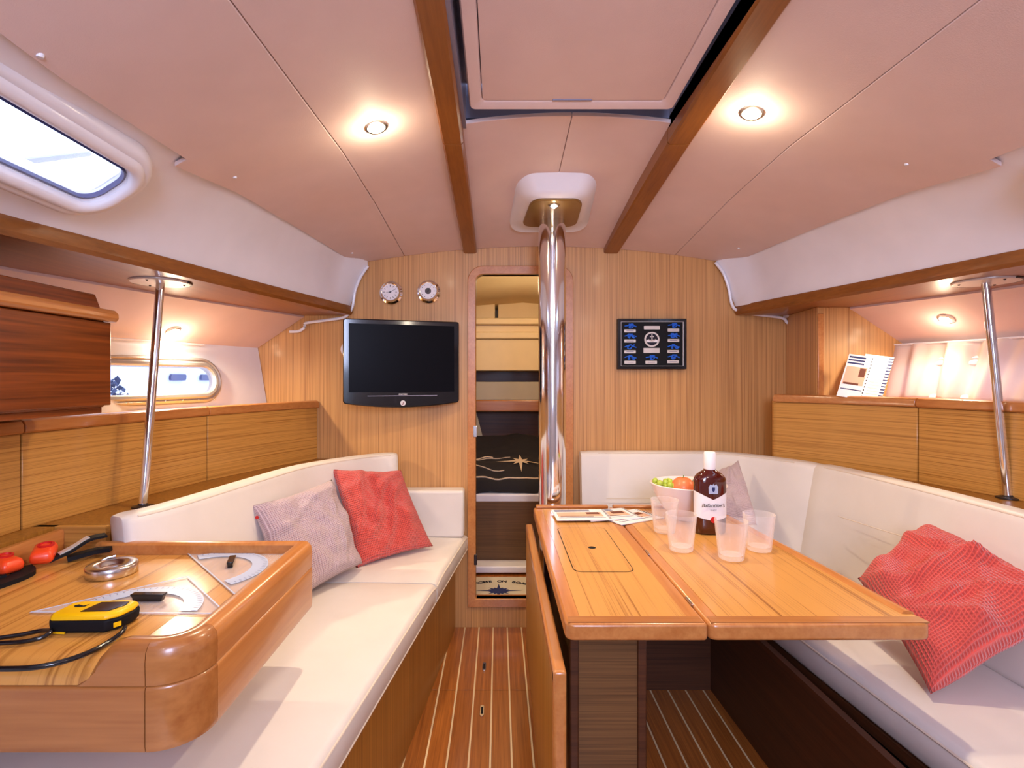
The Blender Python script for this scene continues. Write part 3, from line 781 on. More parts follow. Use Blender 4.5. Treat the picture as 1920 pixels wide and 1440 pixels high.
downlight((x, Y, cz(x, Y)), (.24, -.05, -1), 'small round downlight in the left ceiling panel above the settee', energy=34)
Y = 1.475; x = P(1410, 215, Y)[0]
downlight((x, Y, cz(x, Y)), (-.24, -.05, -1), 'small round downlight in the right ceiling panel above the table', energy=34)
downlight((.212, 2.045, 1.886), (0, 0, -1), 'small round downlight under the white collar of the steel post', energy=9, r=.022)
def linz(Y, t): return (lerp(xo(Y), xh(Y), t), lerp(1.508, 1.37, t))
def deckl(sg, pxq, pyq, label):
    en = 22 if sg < 0 else 11
    best = None
    for Y_ in ys(1.3, 2.5, .01):
        for t_ in [i / 40 for i in range(41)]:
            x_, z_ = linz(Y_, t_); x_ = x_ if sg < 0 else mx(x_)
            e = abs(935 + x_ / Y_ * 1000 - pxq) + abs(710 - (z_ - 1.22) / Y_ * 1000 - pyq)
            if best is None or e < best[0]: best = (e, x_, Y_, z_)
    _, x_, Y_, z_ = best
    s = -1 if sg < 0 else 1
    downlight((x_, Y_, z_ + .003), (-s * .55, 0, -1), label, energy=en, r=.030)
deckl(-1, 325, 622, 'small round downlight in the left side-deck lining above the oval window')
deckl(1, 1772, 600, 'small round downlight in the right side-deck lining above the curtain')

# stanchions
def stanchion(pb, pt, label, sgn):
    t = thing('grab_post', label, 'post', pb, 'slim steel support posts')
    MB().tube([pb, (Vector(pb) + Vector(pt)) / 2, pt], .0125, 20).build('post_tube', M['chrome'], t)
    MB().lathe([(.001, 0), (.03, 0), (.03, .004), (.014, .008), (.0127, .012)], 24, pb).build('foot_flange', M['dkmetal'], t)
    f = MB().lathe([(.001, -.006), (.083, -.006), (.086, -.003), (.086, .0), (.001, .0)], 40, pt)
    f.build('top_plate', M['silver'], t)
    MB().tube([Vector(pt) + Vector((math.cos(a) * .087, math.sin(a) * .087, -.003)) for a in [math.radians((-20 if sgn < 0 else -100) + i * 15 + 20) for i in range(13)]], .0035, 6).build('plate_edge', M['dkmetal'], t)
    for a in (.5, 2.6, 4.7):
        MB().sphere(Vector(pt) + Vector((math.cos(a) * .065, math.sin(a) * .065, -.006)), .004, 8, 4).build('screw', M['dkmetal'], t)
pb = P(268, 948, 1.625); pb = (pb[0], pb[1], .829); pt = P(301, 529, 1.70); pt = (pt[0], pt[1], 1.5295)
stanchion(pb, pt, 'slim steel post from locker ledge to left side-deck trim, in front of oval window', -1)
pb = P(1890, 932, 1.68); pb = (pb[0], pb[1], .843); pt = P(1848, 508, 1.69); pt = (pt[0], pt[1], 1.5295)
stanchion(pb, pt, 'slim steel post from locker ledge to right side-deck trim, in front of curtain', 1)

# ------------------------------------------------------------------ curtain on the right window
cu = thing('window_curtain', 'gathered pale pink curtain drawn over the right-hand window', 'curtain', (1.75, 2.0, 1.15))
rows = []; m = MB(); NS, NT = 150, 16
for j in range(NT + 1):
    row = []
    for i in range(NS + 1):
        Y = 2.385 - (2.385 - .9) * i / NS
        t = j / NT; z = 1.136 + .228 * t
        xb_ = mx(xh(Y)) - .035 - .040 * (1 - t)
        s = Y * 40 + 1.6 * math.sin(Y * 9) + (t - .5) * 1.1 * math.sin(Y * 7 + 1)
        amp = .017 * (.7 + .5 * math.sin(Y * 13)) * (1 - .3 * t)
        row.append((xb_ - amp * math.sin(s) - .005 * math.sin(s * 2.3 + t * 3), Y, z + .003 * math.sin(Y * 21)))
    rows.append(row)
m.loft(rows, cap=False, closed=False)
co = m.build('curtain_cloth', M['curtain'], cu, angle=180)
sm = co.modifiers.new('t', 'SOLIDIFY'); sm.thickness = .0012
MB().tube([(mx(xh(Y)) - .035, Y, 1.366) for Y in ys(.9, 2.41, .1)], .004, 8).build('curtain_rail', M['white'], cu)
MB().box(mx(xh(2.40)) - .062, mx(xh(2.40)) - .03, 2.375, 2.41, 1.345, 1.372).build('rail_bracket', M['white'], cu, bevel=.002)
# left window curtain rail
MB().tube([(xh(Y) + .032, Y, 1.366) for Y in ys(1.45, 2.30, .1)], .004, 8).build('curtain_rail', M['white'], label='thin white curtain rail above the oval window at left', category='rail', loc=(-1.4, 2.0, 1.366))

# ------------------------------------------------------------------ chart table
ct = thing('chart_table', 'varnished wooden chart table with rounded corner and raised fiddle, lower left', 'table', (-.8, 1.1, .63))
SZ, RZ = .770, .800
X1, YF, YR = -.482, .840, 1.402
# outline going from far left along the back, down the right side, round the corner, along the front
def arc(cx, cy, r, a0, a1, n):
    return [(cx + r * math.cos(math.radians(a0 + (a1 - a0) * k / n)), cy + r * math.sin(math.radians(a0 + (a1 - a0) * k / n))) for k in range(n + 1)]
RC = .075; RB = .028
back = [(-1.03, YR), (-.9, YR), (-.7, YR), (X1 - RB, YR)] 
bc = arc(X1 - RB, YR - RB, RB, 90, 0, 6)
sidep = [(X1, YR - RB), (X1, 1.2), (X1, 1.0), (X1, YF + RC)]
fc = arc(X1 - RC, YF + RC, RC, 0, -90, 10)
front = [(X1 - RC, YF), (-.60, YF), (-.618, YF), (-.64, YF), (-.668, YF), (-.72, YF), (-1.0, YF), (-1.25, YF)]
def rail(pts, name, mat_, heights=None, close_start=False):
    secs = []
    for i, p in enumerate(pts):
        p = Vector((p[0], p[1], 0)); a = Vector((*pts[max(i - 1, 0)], 0)); b = Vector((*pts[min(i + 1, len(pts) - 1)], 0))
        t = (b - a).normalized(); n = Vector((-t.y, t.x, 0))
        if n.dot(Vector((-.85, 1.15, 0)) - p) < 0: n = -n
        h = heights[i] if heights else RZ
        w = .040; z0 = .7345
        secs.append([p + n * o_ + Vector((0, 0, z)) for o_, z in ((w, z0), (w, max(z0 + .001, h - .006)), (w - .006, max(z0 + .002, h - .001)), (w * .5, max(z0 + .003, h)), (.010, max(z0 + .002, h - .003)), (.002, max(z0 + .001, h - .013)), (0, max(z0 + .0005, lerp(z0, h, .55))), (0.001, z0))])
    return MB().loft(secs).build(name, mat_, ct, angle=50)
rail(back[:-1] + [(X1 - RB - .002, YR)] + bc + sidep[1:-1] + [(X1, YF + RC + .001)], 'fiddle_rail', M['solid'], None)
rail([(X1, YF + RC - .0005)] + fc[1:-1] + [(X1 - RC + .0005, YF)], 'corner_rail', M['solidx'])
rail([(X1 - RC - .001, YF), (-.60, YF), (-.618, YF), (-.635, YF), (-.65, YF), (-.665, YF)], 'fiddle_rail', M['solidx'], [RZ, RZ, RZ - .004, .778, .752, .736])
def skin(pts, name, mat_):
    secs = []
    for i, p in enumerate(pts):
        p = Vector((p[0], p[1], 0)); a = Vector((*pts[max(i - 1, 0)], 0)); b = Vector((*pts[min(i + 1, len(pts) - 1)], 0))
        t = (b - a).normalized(); n = Vector((-t.y, t.x, 0))
        if n.dot(Vector((-.85, 1.15, 0)) - p) < 0: n = -n
        secs.append([p + n * o_ + Vector((0, 0, z)) for o_, z in ((.002, .63), (.001, .634), (0, .64), (0, .727), (.001, .731), (.004, .733), (.02, .733), (.02, .63))])
    return MB().loft(secs).build(name, mat_, ct, angle=50)
skin([(-1.25, YF), (-1.0, YF), (X1 - RC - .001, YF)], 'front_panel', M['solidx'])
skin([(X1 - RC + .0005, YF)] + list(reversed(fc[1:-1])) + [(X1, YF + RC - .0005)], 'corner_block', M['solidx'])
skin([(X1, YF + RC + .001), (X1, 1.1), (X1, YR - RB)] + list(reversed(bc))[1:] + [(-1.0, YR)], 'side_panel', M['solid'])
MB().loft([[(x, y, z) for y, z in ((YR - .03, SZ), (.885, SZ), (.868, .766), (.855, .757), (.846, .745), (.843, .7355), (.86, .7345), (YR - .03, .7345))] for x in (-1.20, -.612)]).build('work_surface', M['chart'], ct, angle=30)
MB().prism([(-.6119, .884), (X1 - RC, .876), (X1 - .045, YF + .062), (X1 - .034, YF + RC), (X1 - .034, YR - .03), (-.6119, YR - .03)], .7345, SZ).build('work_surface', M['chart'], ct, smooth=False)
MB().prism([(-1.2, YR - .02), (-1.2, YF + .02), (X1 - .06, YF + .02), (X1 - .02, YF + .06), (X1 - .015, YR - .02)], .632, .640).build('bottom_board', M['solid'], ct)
MB().loft([[(x, Y, z) for x, z in ((-1.150, .76), (-1.150, .815), (-1.154, .822), (-1.168, .822), (-1.172, .815), (-1.172, .76))] for Y in (.6, 1.44)]).build('hull_fiddle', M['solid'], ct, bevel=.002)

# --- objects on the chart table
def S(px, py, z=SZ + .001): return Vector(G(px, py, z))
def protractor(a, b, c, label, hpos, hdir, hl_):
    t = thing('protractor_triangle', label, 'protractor', tuple((a + b) / 2))
    z0, z1 = SZ + .0012, SZ + .0032
    MB().loft([[(q.x, q.y, z) for q in (a, b, c)] for z in (z0, z1)]).build('acrylic_plate', M['clear'], t, smooth=False)
    mid_ = (a + b) / 2; u = (b - a).normalized(); n = (c - mid_); n = (n - u * n.dot(u)).normalized()
    R = (b - a).length / 2
    secs = []
    for k in range(25):
        an = PI * k / 24 * .94 + .09
        d = u * math.cos(an) + n * math.sin(an)
        secs.append([mid_ + d * r_ + Vector((0, 0, h_)) for r_, h_ in ((R * .48, .0034 ), (R * .66, .0034), (R * .66, .0028), (R * .48, .0028))])
    secs = [[Vector((q.x, q.y, q.z)) for q in s_] for s_ in secs]
    MB().loft(secs).build('degree_scale', M['milky'], t, smooth=False)
    tk = MB()
    for k in range(31):
        an = PI * k / 30 * .94 + .09; d = u * math.cos(an) + n * math.sin(an); e = Vector((-d.y, d.x, 0)) * .0005
        q0 = mid_ + d * R * .60; q1 = mid_ + d * R * .645
        tk.add([(q.x, q.y, SZ + .0048) for q in (q0 - e, q1 - e, q1 + e, q0 + e)], [(0, 1, 2, 3)])
    tk = tk.build('degree_marks', M['navy'], t, smooth=False)
    # white ruler edges
    for (p, q) in ((a, b), (b, c), (c, a)):
        nn = (q - p).normalized(); mm = Vector((-nn.y, nn.x, 0)); ctr = (a + b + c) / 3
        if mm.dot(ctr - p) < 0: mm = -mm
        MB().loft([[(w.x, w.y, z) for w in (p + nn * .002, q - nn * .002, q - nn * .006 + mm * .003, p + nn * .006 + mm * .003)] for z in (z1, z1 + .0006)]).build('bevelled_edge', M['milky'], t, smooth=False)
    hd = Vector(hdir).normalized(); hn = Vector((-hd.y, hd.x, 0)); hp = Vector(hpos)
    MB().loft([[hp + hd * x + hn * y + Vector((0, 0, z)) for x, y in ((-l_, -w_), (l_, -w_), (l_, w_), (-l_, w_))] for z, l_, w_ in ((.001, hl_ * .45, .006), (.010, hl_ * .5, .006), (.014, hl_ * .54, .0075), (.016, hl_ * .54, .0075))]).build('grip', M['black'], t, bevel=.001)
a, b, c = S(55, 1150), S(427, 1153), S(352, 1082)
protractor(a, b, c, 'clear set-square with black grip lying behind the yellow handheld', S(279, 1127), (1, 0, 0), .062)
a, b, c = S(345, 1034), S(442, 1119), S(537, 1038)
protractor(a, b, c, 'clear set-square with black grip in the far right corner of the chart table', S(434, 1060), (.35, -1, 0), .05)
# steel ring
q = S(210, 1075)
rg = thing('steel_ring', 'small heavy polished steel ring dish on the chart table', 'ring', (q.x, q.y, SZ))
MB().lathe([(.020, .001), (.050, .001), (.0515, .003), (.0515, .021), (.050, .0235), (.040, .0245), (.031, .0235), (.024, .016), (.020, .014)], 40, (q.x, q.y, SZ)).build('ring_body', M['steel'], rg, angle=60)
MB().lathe([(.0005, .002), (.020, .002), (.020, .006), (.0005, .006)], 24, (q.x, q.y, SZ)).build('ring_base', M['dkmetal'], rg)
MB().tube([(q.x - .040, q.y + .022, SZ + .023), (q.x - .032, q.y + .030, SZ + .027), (q.x - .018, q.y + .038, SZ + .029)], .003, 8).build('catch', M['steel'], rg)
# handheld navigation unit
g0 = Vector((-.734, .972, SZ))
gp = thing('handheld_navigator', 'yellow and black handheld navigation unit with dark screen and black lanyard', 'device', tuple(g0))
ang = math.radians(3)
def GR(x, y, z):
    x *= .86; return g0 + Vector((x * math.cos(ang) - y * math.sin(ang), x * math.sin(ang) + y * math.cos(ang), z))
def gsec(z, s, sy=1): 
    o_ = [(-.076, -.022), (-.066, -.032), (.044, -.034), (.064, -.020), (.074, .010), (.070, .030), (.05, .036), (-.05, .034), (-.07, .026)]
    return [GR(x * s, y * s * sy, z) for x, y in o_]
MB().loft([gsec(.001, .93), gsec(.005, .98), gsec(.014, 1.0), gsec(.023, 1.0)]).build('rubber_body', M['blackm'], gp, bevel=.003, seg=3)
MB().loft([gsec(.023, .985), gsec(.029, .975), gsec(.034, .90, .92)]).build('top_cover', M['yellow'], gp, bevel=.003, seg=3)
sc_ = MB().loft([[GR(x, y, z) for x, y in ((-.016, -.020), (.040, -.020), (.058, .004), (.055, .020), (-.004, .020))] for z in (.0335, .0352)]).build('screen', M['black'], gp, bevel=.001)
MB().loft([[GR(x, y, z) for x, y in ((-.070, -.0295), (-.034, -.0335), (-.034, -.036), (-.072, -.031))] for z in (.002, .005)]).build('side_flash', M['yellow'], gp)
MB().loft([[GR(x, y, z) for x, y in ((.058, -.030), (.066, -.021), (.069, -.023), (.061, -.033))] for z in (.010, .017)]).build('side_flash', M['yellow'], gp)
MB().add([GR(x, y, .0345) for x, y in ((-.050, .008), (-.044, .012), (-.030, .006), (-.022, .013), (-.024, .002), (-.036, .000), (-.046, .002))], [(0, 1, 2, 3, 4, 5, 6)]).build('map_emblem', M['blackm'], gp, smooth=False)
def cord(pp, r=.0042):
    MB().tube(catmull([S(a_, b_, SZ + h_) for a_, b_, h_ in pp], 6), r, 10).build('lanyard', M['black'], gp)
cord([(234, 1176, .015), (228, 1186, .012), (205, 1203, .007), (170, 1222, .005), (120, 1240, .005), (60, 1252, .005), (-20, 1254, .005), (-90, 1250, .005)])
cord([(96, 1182, .012), (75, 1183, .008), (40, 1190, .006), (0, 1196, .006), (-60, 1204, .006)], .0038)
cord([(96, 1184, .012), (80, 1195, .008), (45, 1203, .006), (0, 1206, .006), (-60, 1208, .006)], .0038)
# rescue lights with straps
def rescue(c, ang, tilt, label):
    K = .82
    t = thing('rescue_light', label, 'light', tuple(c), 'orange rescue lights on black straps')
    u = Vector((math.cos(ang), math.sin(ang), 0)); w = Vector((-math.sin(ang), math.cos(ang), tilt)).normalized(); n = u.cross(w)
    def R_(s, d): return [c + u * x * s * K + w * y * s * K + n * d * .9 for x, y in rrect(.056, .078, .012, 5)]
    MB().loft([R_(.86, -.012), R_(1, -.004), R_(1, .006), R_(.86, .017), R_(.55, .021)]).build('casing', M['orange'], t, angle=60)
    MB().loft([[c + u * (.003 + rr_ * math.cos(2 * PI * k / 20)) + w * (.008 + rr_ * .8 * math.sin(2 * PI * k / 20)) + n * d_ for k in range(20)] for rr_, d_ in ((.017, .018), (.017, .0215), (.012, .0225), (.011, .019))], ring=True, cap=False).build('button_ring', M['red'], t)
    return t
r1 = rescue(Vector((-1.098, 1.288, .797)), .5, .25, 'orange rescue light nearer the grey strap at the back of the chart table')
r2 = rescue(Vector((-1.125, 1.215, .795)), 1.3, .15, 'orange rescue light cut off by the left picture edge on the chart table')
def strap(pp, w, t_, mat_, name, par):
    secs = []
    pts = catmull(pp, 5)
    for i, p in enumerate(pts):
        t = (pts[min(i + 1, len(pts) - 1)] - pts[max(i - 1, 0)]).normalized(); sd = t.cross(Vector((0, 0, 1))).normalized(); up = sd.cross(t)
        secs.append([p + sd * a_ * w / 2 + up * b_ * t_ / 2 for a_, b_ in ((-1, -1), (1, -1), (1, 1), (-1, 1))])
    return MB().loft(secs).build(name, mat_, par, angle=50)
st = strap([(-1.085, 1.285, .782), (-1.060, 1.315, .795), (-1.035, 1.345, .815), (-1.01, 1.372, .818)], .032, .006, M['blackm'], 'strap', r1)
strap([(-1.072, 1.300, .7925), (-1.052, 1.325, .806), (-1.036, 1.347, .8205)], .018, .004, M['silver'], 'reflective_band', r1)
strap([(-1.06, 1.31, .778), (-1.02, 1.345, .785), (-.985, 1.358, .788)], .030, .010, M['blackm'], 'strap', r1)
strap([(-1.11, 1.20, .778), (-1.14, 1.16, .776), (-1.145, 1.08, .775), (-1.12, 1.02, .775)], .045, .012, M['blackm'], 'strap', r2)
strap([(-1.12, 1.25, .775), (-1.08, 1.21, .775), (-1.09, 1.13, .775), (-1.13, 1.09, .775)], .04, .010, M['blackm'], 'strap', r2)

# ------------------------------------------------------------------ pillows
def pillow(corn, th, mat_, label, name='throw_pillow', seed=0, wr=.02, group=None, away=(0, 1, 0), folds=()):
    """corners TL, TR, BR, BL"""
    TL, TR, BR, BL_ = [Vector(c) for c in corn]
    nrm = -(TR - TL).cross(BL_ - TL).normalized()
    N_ = 40; m = MB(); uv = []
    ctr = (TL + TR + BR + BL_) / 4
    for sgn in (1, -1):
        rows = []
        for j in range(N_ + 1):
            row = []
            for i in range(N_ + 1):
                u, v = i / N_, j / N_; a, b = 2 * u - 1, 2 * v - 1
                pin = 1 - .07 * (1 - a * a) * abs(b) ** 3 - .07 * (1 - b * b) * abs(a) ** 3
                uu, vv = (a * (1 - .06 * (1 - b * b) * abs(a) ** 2) + 1) / 2, (b * (1 - .06 * (1 - a * a) * abs(b) ** 2) + 1) / 2
                p = TL * (1 - uu) * (1 - vv) + TR * uu * (1 - vv) + BR * uu * vv + BL_ * (1 - uu) * vv
                t = th / 2 * ((1 - a ** 4) * (1 - b ** 4)) ** .55
                q = noise.noise(Vector((a * 1.8 + seed, b * 1.8, seed * 2.3))) + .5 * noise.noise(Vector((a * 4 + seed, b * 3.5, seed)))
                d = nrm * (t * sgn + q * wr * ((1 - a * a) * (1 - b * b)) ** .3 * (1 if sgn > 0 else .6))
                for fa, fb, fo, fw, fh in folds:
                    if sgn > 0:
                        dd = a * fa + b * fb - fo + .12 * math.sin(3 * (a * fb - b * fa)); d += nrm * fh * math.exp(-(dd / fw) ** 2) * ((1 - a * a) * (1 - b * b)) ** .3
                p = p + d + nrm * noise.noise(Vector((a * 2 + 9 + seed, b * 2, 4))) * .008
                row.append(p); uv.append((u, v))
            rows.append(row)
        m.loft(rows, cap=False, closed=False)
    m.uv = uv
    base = Vector((ctr.x, ctr.y, min(c[2] for c in corn)))
    o = m.build(name, mat_, label=label, category='pillow', group=group, loc=tuple(base), angle=180)
    bm = bmesh.new(); bm.from_mesh(o.data); bmesh.ops.remove_doubles(bm, verts=bm.verts, dist=1e-5); bmesh.ops.recalc_face_normals(bm, faces=bm.faces); bm.to_mesh(o.data); bm.free()
    for p in o.data.polygons: p.use_smooth = True
    return o
def Pz(px, py, z): return G(px, py, z)
pillow([G(622, 878, .835), G(752, 882, .81), G(812, 1024, .487), G(668, 1066, .470)], .12, M['wred'], 'coral red waffle pillow on the left settee', seed=2, wr=.030, folds=((.7, .7, -.1, .07, .024), (.75, .65, .25, .06, .020), (.2, 1, -.75, .12, .014), (.8, .5, -.55, .06, .018)))
pk = pillow([G(471, 948, .79), G(622, 899, .82), G(680, 1056, .500), (-.68, 1.72, .485)], .12, M['wpink'], 'pale pink waffle pillow beside the coral one on the left settee', seed=5, wr=.034, folds=((.2, 1, -.6, .08, .018), (1, .3, .5, .08, .014)))
MB().lathe([(.0005, 0), (.006, 0), (.006, .001), (.0005, .001)], 10, (-.806, 1.779, .757), ax=1).build('sewn_tag', M['red'], pk, label='small red sewn tag')
pillow([(1.262, 1.57, .785), (1.335, 1.22, .70), G(1745, 1302, .487), G(1608, 1084, .655)], .15, M['wred'], 'large coral red waffle pillow on the right settee', seed=11, wr=.030, folds=((.6, .8, .62, .07, .022), (1, .5, -.15, .10, .028), (.9, .6, .35, .08, .022), (.3, 1, -.55, .09, .02), (.8, -.5, .5, .09, .016)))
pillow([P(1345, 885, 2.28), P(1384, 863, 2.34), P(1420, 985, 2.10), P(1335, 985, 2.05)], .09, M['wpink'], 'pale pink pillow behind the bottle in the settee corner', seed=8)

# ------------------------------------------------------------------ television, gauges, plaque
tv = thing('television', 'black flat television with curved lower edge on the bulkhead', 'television', (-.475, 2.48, 1.3))
cA = Vector(P(643, 597, 2.40)); cB = Vector(P(861, 603, 2.56))
U = Vector((cB.x - cA.x, cB.y - cA.y, 0)); W = U.length; U.normalize(); V = Vector((0, 0, 1))
zT = (cA.z + cB.z) / 2; Hh = .385
C = Vector(((cA.x + cB.x) / 2, (cA.y + cB.y) / 2, zT - Hh / 2)); N = U.cross(V)
def tvo(w, h, bulge, r=.012):
    pts = []
    for x, y in rrect(w, h, r, 4):
        if y < 0: y -= bulge * (1 - (2 * x / w) ** 2)
        pts.append((x, y))
    # refine the bottom
    out = []
    for i, p in enumerate(pts):
        out.append(p); q = pts[(i + 1) % len(pts)]
        if p[1] < 0 and q[1] < 0 and abs(q[0] - p[0]) > .1:
            for k in range(1, 12):
                x = lerp(p[0], q[0], k / 12); out.append((x, -h / 2 - bulge * (1 - (2 * x / w) ** 2)))
    return out
MB().oprism(C, U, V, tvo(W, Hh, .022), -.045, 0).build('housing', M['black'], tv, bevel=.005, seg=3)
MB().oprism(C + V * .014, U, V, rrect(W - .05, Hh - .072, .002), 0, .0012).build('screen', M['screen'], tv, smooth=False)
MB().oprism(C - V * (Hh / 2 - .033), U, V, rrect(W * .6, .003, .0014), 0, .002).build('trim_line', M['greyp'], tv)
text('muvtex', .013, C - V * (Hh / 2 - .041) + N * .0018, U, V, M['silver'], tv, name='maker_lettering', bold=.0003)
MB().oprism(C - V * (Hh / 2 + .001), U, V, [(.0125 * math.cos(2 * PI * k / 24), .0125 * math.sin(2 * PI * k / 24)) for k in range(24)], 0, .003).build('power_button', M['silver'], tv)
text('J', .014, C - V * (Hh / 2 + .001) + N * .0034, U, V, mat('dark_red', srgb(110, 16, 24), .4), tv, name='power_emblem', shear=.2, bold=.0008)
MB().tube([C - N * .04, (C.x + .02, 2.575, C.z), (C.x + .02, 2.618, C.z)], .02, 12).box(C.x - .04, C.x + .08, 2.605, 2.619, C.z - .06, C.z + .06).build('wall_bracket', M['dkmetal'], tv)
cb = P(643, 655, 2.60)
MB().lathe([(.001, .001), (.034, .001), (.036, .012), (.030, .018), (.001, .018)], 28, (cb[0] + .022, 2.619, cb[2]), ax=1).build('socket_cover', M['white'], label='round white cover on bulkhead peeking out left of the television', category='cover', loc=(cb[0] + .022, 2.61, cb[2]))
def gauge(px, py, label, clock):
    x, _, z = P(px, py, YB - .03)
    t = thing('wall_clock' if clock else 'barometer', label, 'clock' if clock else 'barometer', (x, YB, z))
    c = (x, YB, z)
    MB().lathe([(.001, .001), (.054, .001), (.057, .005), (.056, .012), (.047, .018), (.046, .034), (.043, .039), (.039, .036), (.001, .034)], 40, c, ax=1).build('bezel', M['chrome'], t, angle=40)
    MB().lathe([(.0005, .036), (.0385, .036), (.0385, .0372), (.0005, .0372)], 32, c, ax=1).build('dial', M['paper'], t)
    y_ = YB - .0378
    k = MB()
    for i in range(12):
        a = PI * i / 6; d = Vector((math.sin(a), 0, math.cos(a))); e = Vector((d.z, 0, -d.x)) * .0013
        q = Vector((x, y_, z)); r0, r1 = (.026, .033) if clock else (.030, .034)
        k.add([q + d * r0 - e, q + d * r1 - e, q + d * r1 + e, q + d * r0 + e], [(0, 1, 2, 3)])
    k.build('dial_marks', M['ink'], t, smooth=False)
    q = Vector((x, y_ - .0006, z))
    for a, l in (((math.radians(60), .029), (math.radians(265), .020)) if clock else ((math.radians(30), .026),)):
        d = Vector((math.sin(a), 0, math.cos(a))); e = Vector((d.z, 0, -d.x)) * .0012
        MB().add([q - d * .006 - e, q + d * l - e * .3, q + d * l + e * .3, q - d * .006 + e], [(0, 1, 2, 3)]).build('hand', M['ink'], t, smooth=False)
    if not clock:
        MB().lathe([(.007, .0374), (.015, .0374), (.015, .0380), (.007, .0380)], 24, c, ax=1).build('mechanism_ring', M['dkmetal'], t)
    MB().lathe([(.0005, .038), (.003, .038), (.003, .040), (.0005, .040)], 12, c, ax=1).build('hub', M['ink'], t)
gauge(732, 548, 'round chrome ship clock above the television, left of the pair', True)
gauge(803, 546, 'round chrome barometer above the television, right of the pair', False)

pl = thing('knot_plaque', 'black framed display of blue sailor knots with silver name plates', 'plaque', (.75, 2.6, 1.39))
a0 = P(1158, 598, 2.60); a1 = P(1286, 692, 2.60)
pc = Vector(((a0[0] + a1[0]) / 2, 2.605, (a0[2] + a1[2]) / 2)); pw = a1[0] - a0[0]; ph = a0[2] - a1[2]
X_ = Vector((1, 0, 0)); Z_ = Vector((0, 0, 1))
MB().oprism(pc, X_, Z_, rrect(pw, ph, .001), -.014, .006).build('backing', M['blackm'], pl, smooth=False)
def frame_ring(w, h, t, d0, d1, mt, nm):
    o_ = rrect(w, h, .002, 1); i_ = rrect(w - 2 * t, h - 2 * t, .001, 1)
    secs = [[pc + X_ * a + Z_ * b - Vector((0, d, 0)) for a, b, d in ((p[0], p[1], d0), (q[0], q[1], d0), (q[0], q[1], d1), (p[0], p[1], d1))] for p, q in zip(o_, i_)]
    MB().loft(secs, ring=True, cap=False).build(nm, mt, pl, smooth=False)
frame_ring(pw, ph, .014, 0, .016, M['black'], 'outer_frame')
frame_ring(pw - .026, ph - .024, .0035, 0, .012, M['silver'], 'inner_frame')
def pq(u, v): return pc + X_ * (u - .5) * pw + Z_ * (.5 - v) * ph + Vector((0, -.0075, 0))
plates = [(.18, .24), (.18, .44), (.18, .655), (.18, .865), (.815, .225), (.815, .43), (.81, .65), (.81, .855), (.49, .865)]
random.seed(3)
for i, (u, v) in enumerate(plates):
    p_ = MB().oprism(pq(u, v), X_, Z_, rrect(.056, .014, .002), -.001, .001).build('name_plate', M['silver'], pl, smooth=False)
    MB().oprism(pq(u, v), X_, Z_, rrect(.036, .003, .001), .001, .0013).build('engraved_line', M['greyp'], p_, smooth=False)
    k = pq(u, v - .095); pts = []
    ph_ = random.random() * 3; lobes = random.choice([2, 3]); 
    for j in range(30):
        a = 2 * PI * j / 29 * 1.5
        pts.append(k + X_ * (.020 * math.cos(a + ph_) * (.6 + .3 * math.sin(lobes * a)) + .004) + Z_ * (.010 * math.sin(lobes * a * .7 + ph_)) + Vector((0, -.004 - .002 * math.sin(3 * a), 0)))
    pts = [k + X_ * -.027 + Vector((0, -.003, 0))] + pts + [k + X_ * .030 + Z_ * -.003 + Vector((0, -.003, 0))]
    MB().tube(catmull(pts, 2), .0030, 6).build('knot', M['blue'], pl)
MB().oprism(pq(.50, .175), X_, Z_, rrect(.078, .017, .003), -.001, .001).build('title_plate', M['silver'], pl, smooth=False)
MB().oprism(pq(.495, .63), X_, Z_, rrect(.078, .024, .001), -.001, .001).build('text_plate', M['silver'], pl, smooth=False)
md = MB().oprism(pq(.50, .41), X_, Z_, [(.037 * math.cos(2 * PI * k / 32), .037 * math.sin(2 * PI * k / 32)) for k in range(32)], -.001, .001).build('medallion', M['silver'], pl)
MB().oprism(pq(.50, .41), X_, Z_, [(.029 * math.cos(2 * PI * k / 32), .029 * math.sin(2 * PI * k / 32)) for k in range(32)], .001, .0014).build('medallion_field', M['ink'], md)
MB().oprism(pq(.50, .44), X_, Z_, rrect(.054, .012, .002), .0014, .002).build('medallion_band', M['paper'], md)
MB().oprism(pq(.50, .37), X_, Z_, rrect(.005, .032, .002), .0014, .002).build('anchor_stock', M['silver'], md)
MB().oprism(pq(.50, .355), X_, Z_, rrect(.020, .005, .002), .0014, .002).build('anchor_bar', M['silver'], md)
MB().tube([pq(.50, .41) + X_ * .018 * math.sin(a) + Z_ * (.006 - .014 * math.cos(a)) + Vector((0, -.002, 0)) for a in [-1.2 + .2 * i for i in range(13)]], .002, 6).build('anchor_flukes', M['silver'], md)

# ------------------------------------------------------------------ things on the saloon table
# bottle
bt = thing('whisky_bottle', 'dark amber whisky bottle with white label and white cap', 'bottle', (.712, 1.80, TZ))
b0 = Vector((.712, 1.80, TZ + .0015))
def bsec(w, d, z, e=2.6, n=48):
    out = []
    for k in range(n):
        a = 2 * PI * k / n; c_, s_ = math.cos(a), math.sin(a)
        out.append(b0 + Vector((abs(c_) ** (2 / e) * math.copysign(w, c_), abs(s_) ** (2 / e) * math.copysign(d, s_), z)))
    return out
amber = mat('amber_glass', srgb(70, 18, 10), .06, coat=.6, spec=.6)
MB().loft([bsec(.046, .026, 0), bsec(.051, .030, .004), bsec(.0525, .031, .03), bsec(.053, .0315, .17), bsec(.0515, .030, .184), bsec(.046, .028, .193, 2.4), bsec(.034, .024, .203, 2.2), bsec(.0215, .019, .2105, 2), bsec(.0175, .0175, .217, 2), bsec(.0175, .0175, .228, 2)]).build('bottle_glass', amber, bt, angle=60)
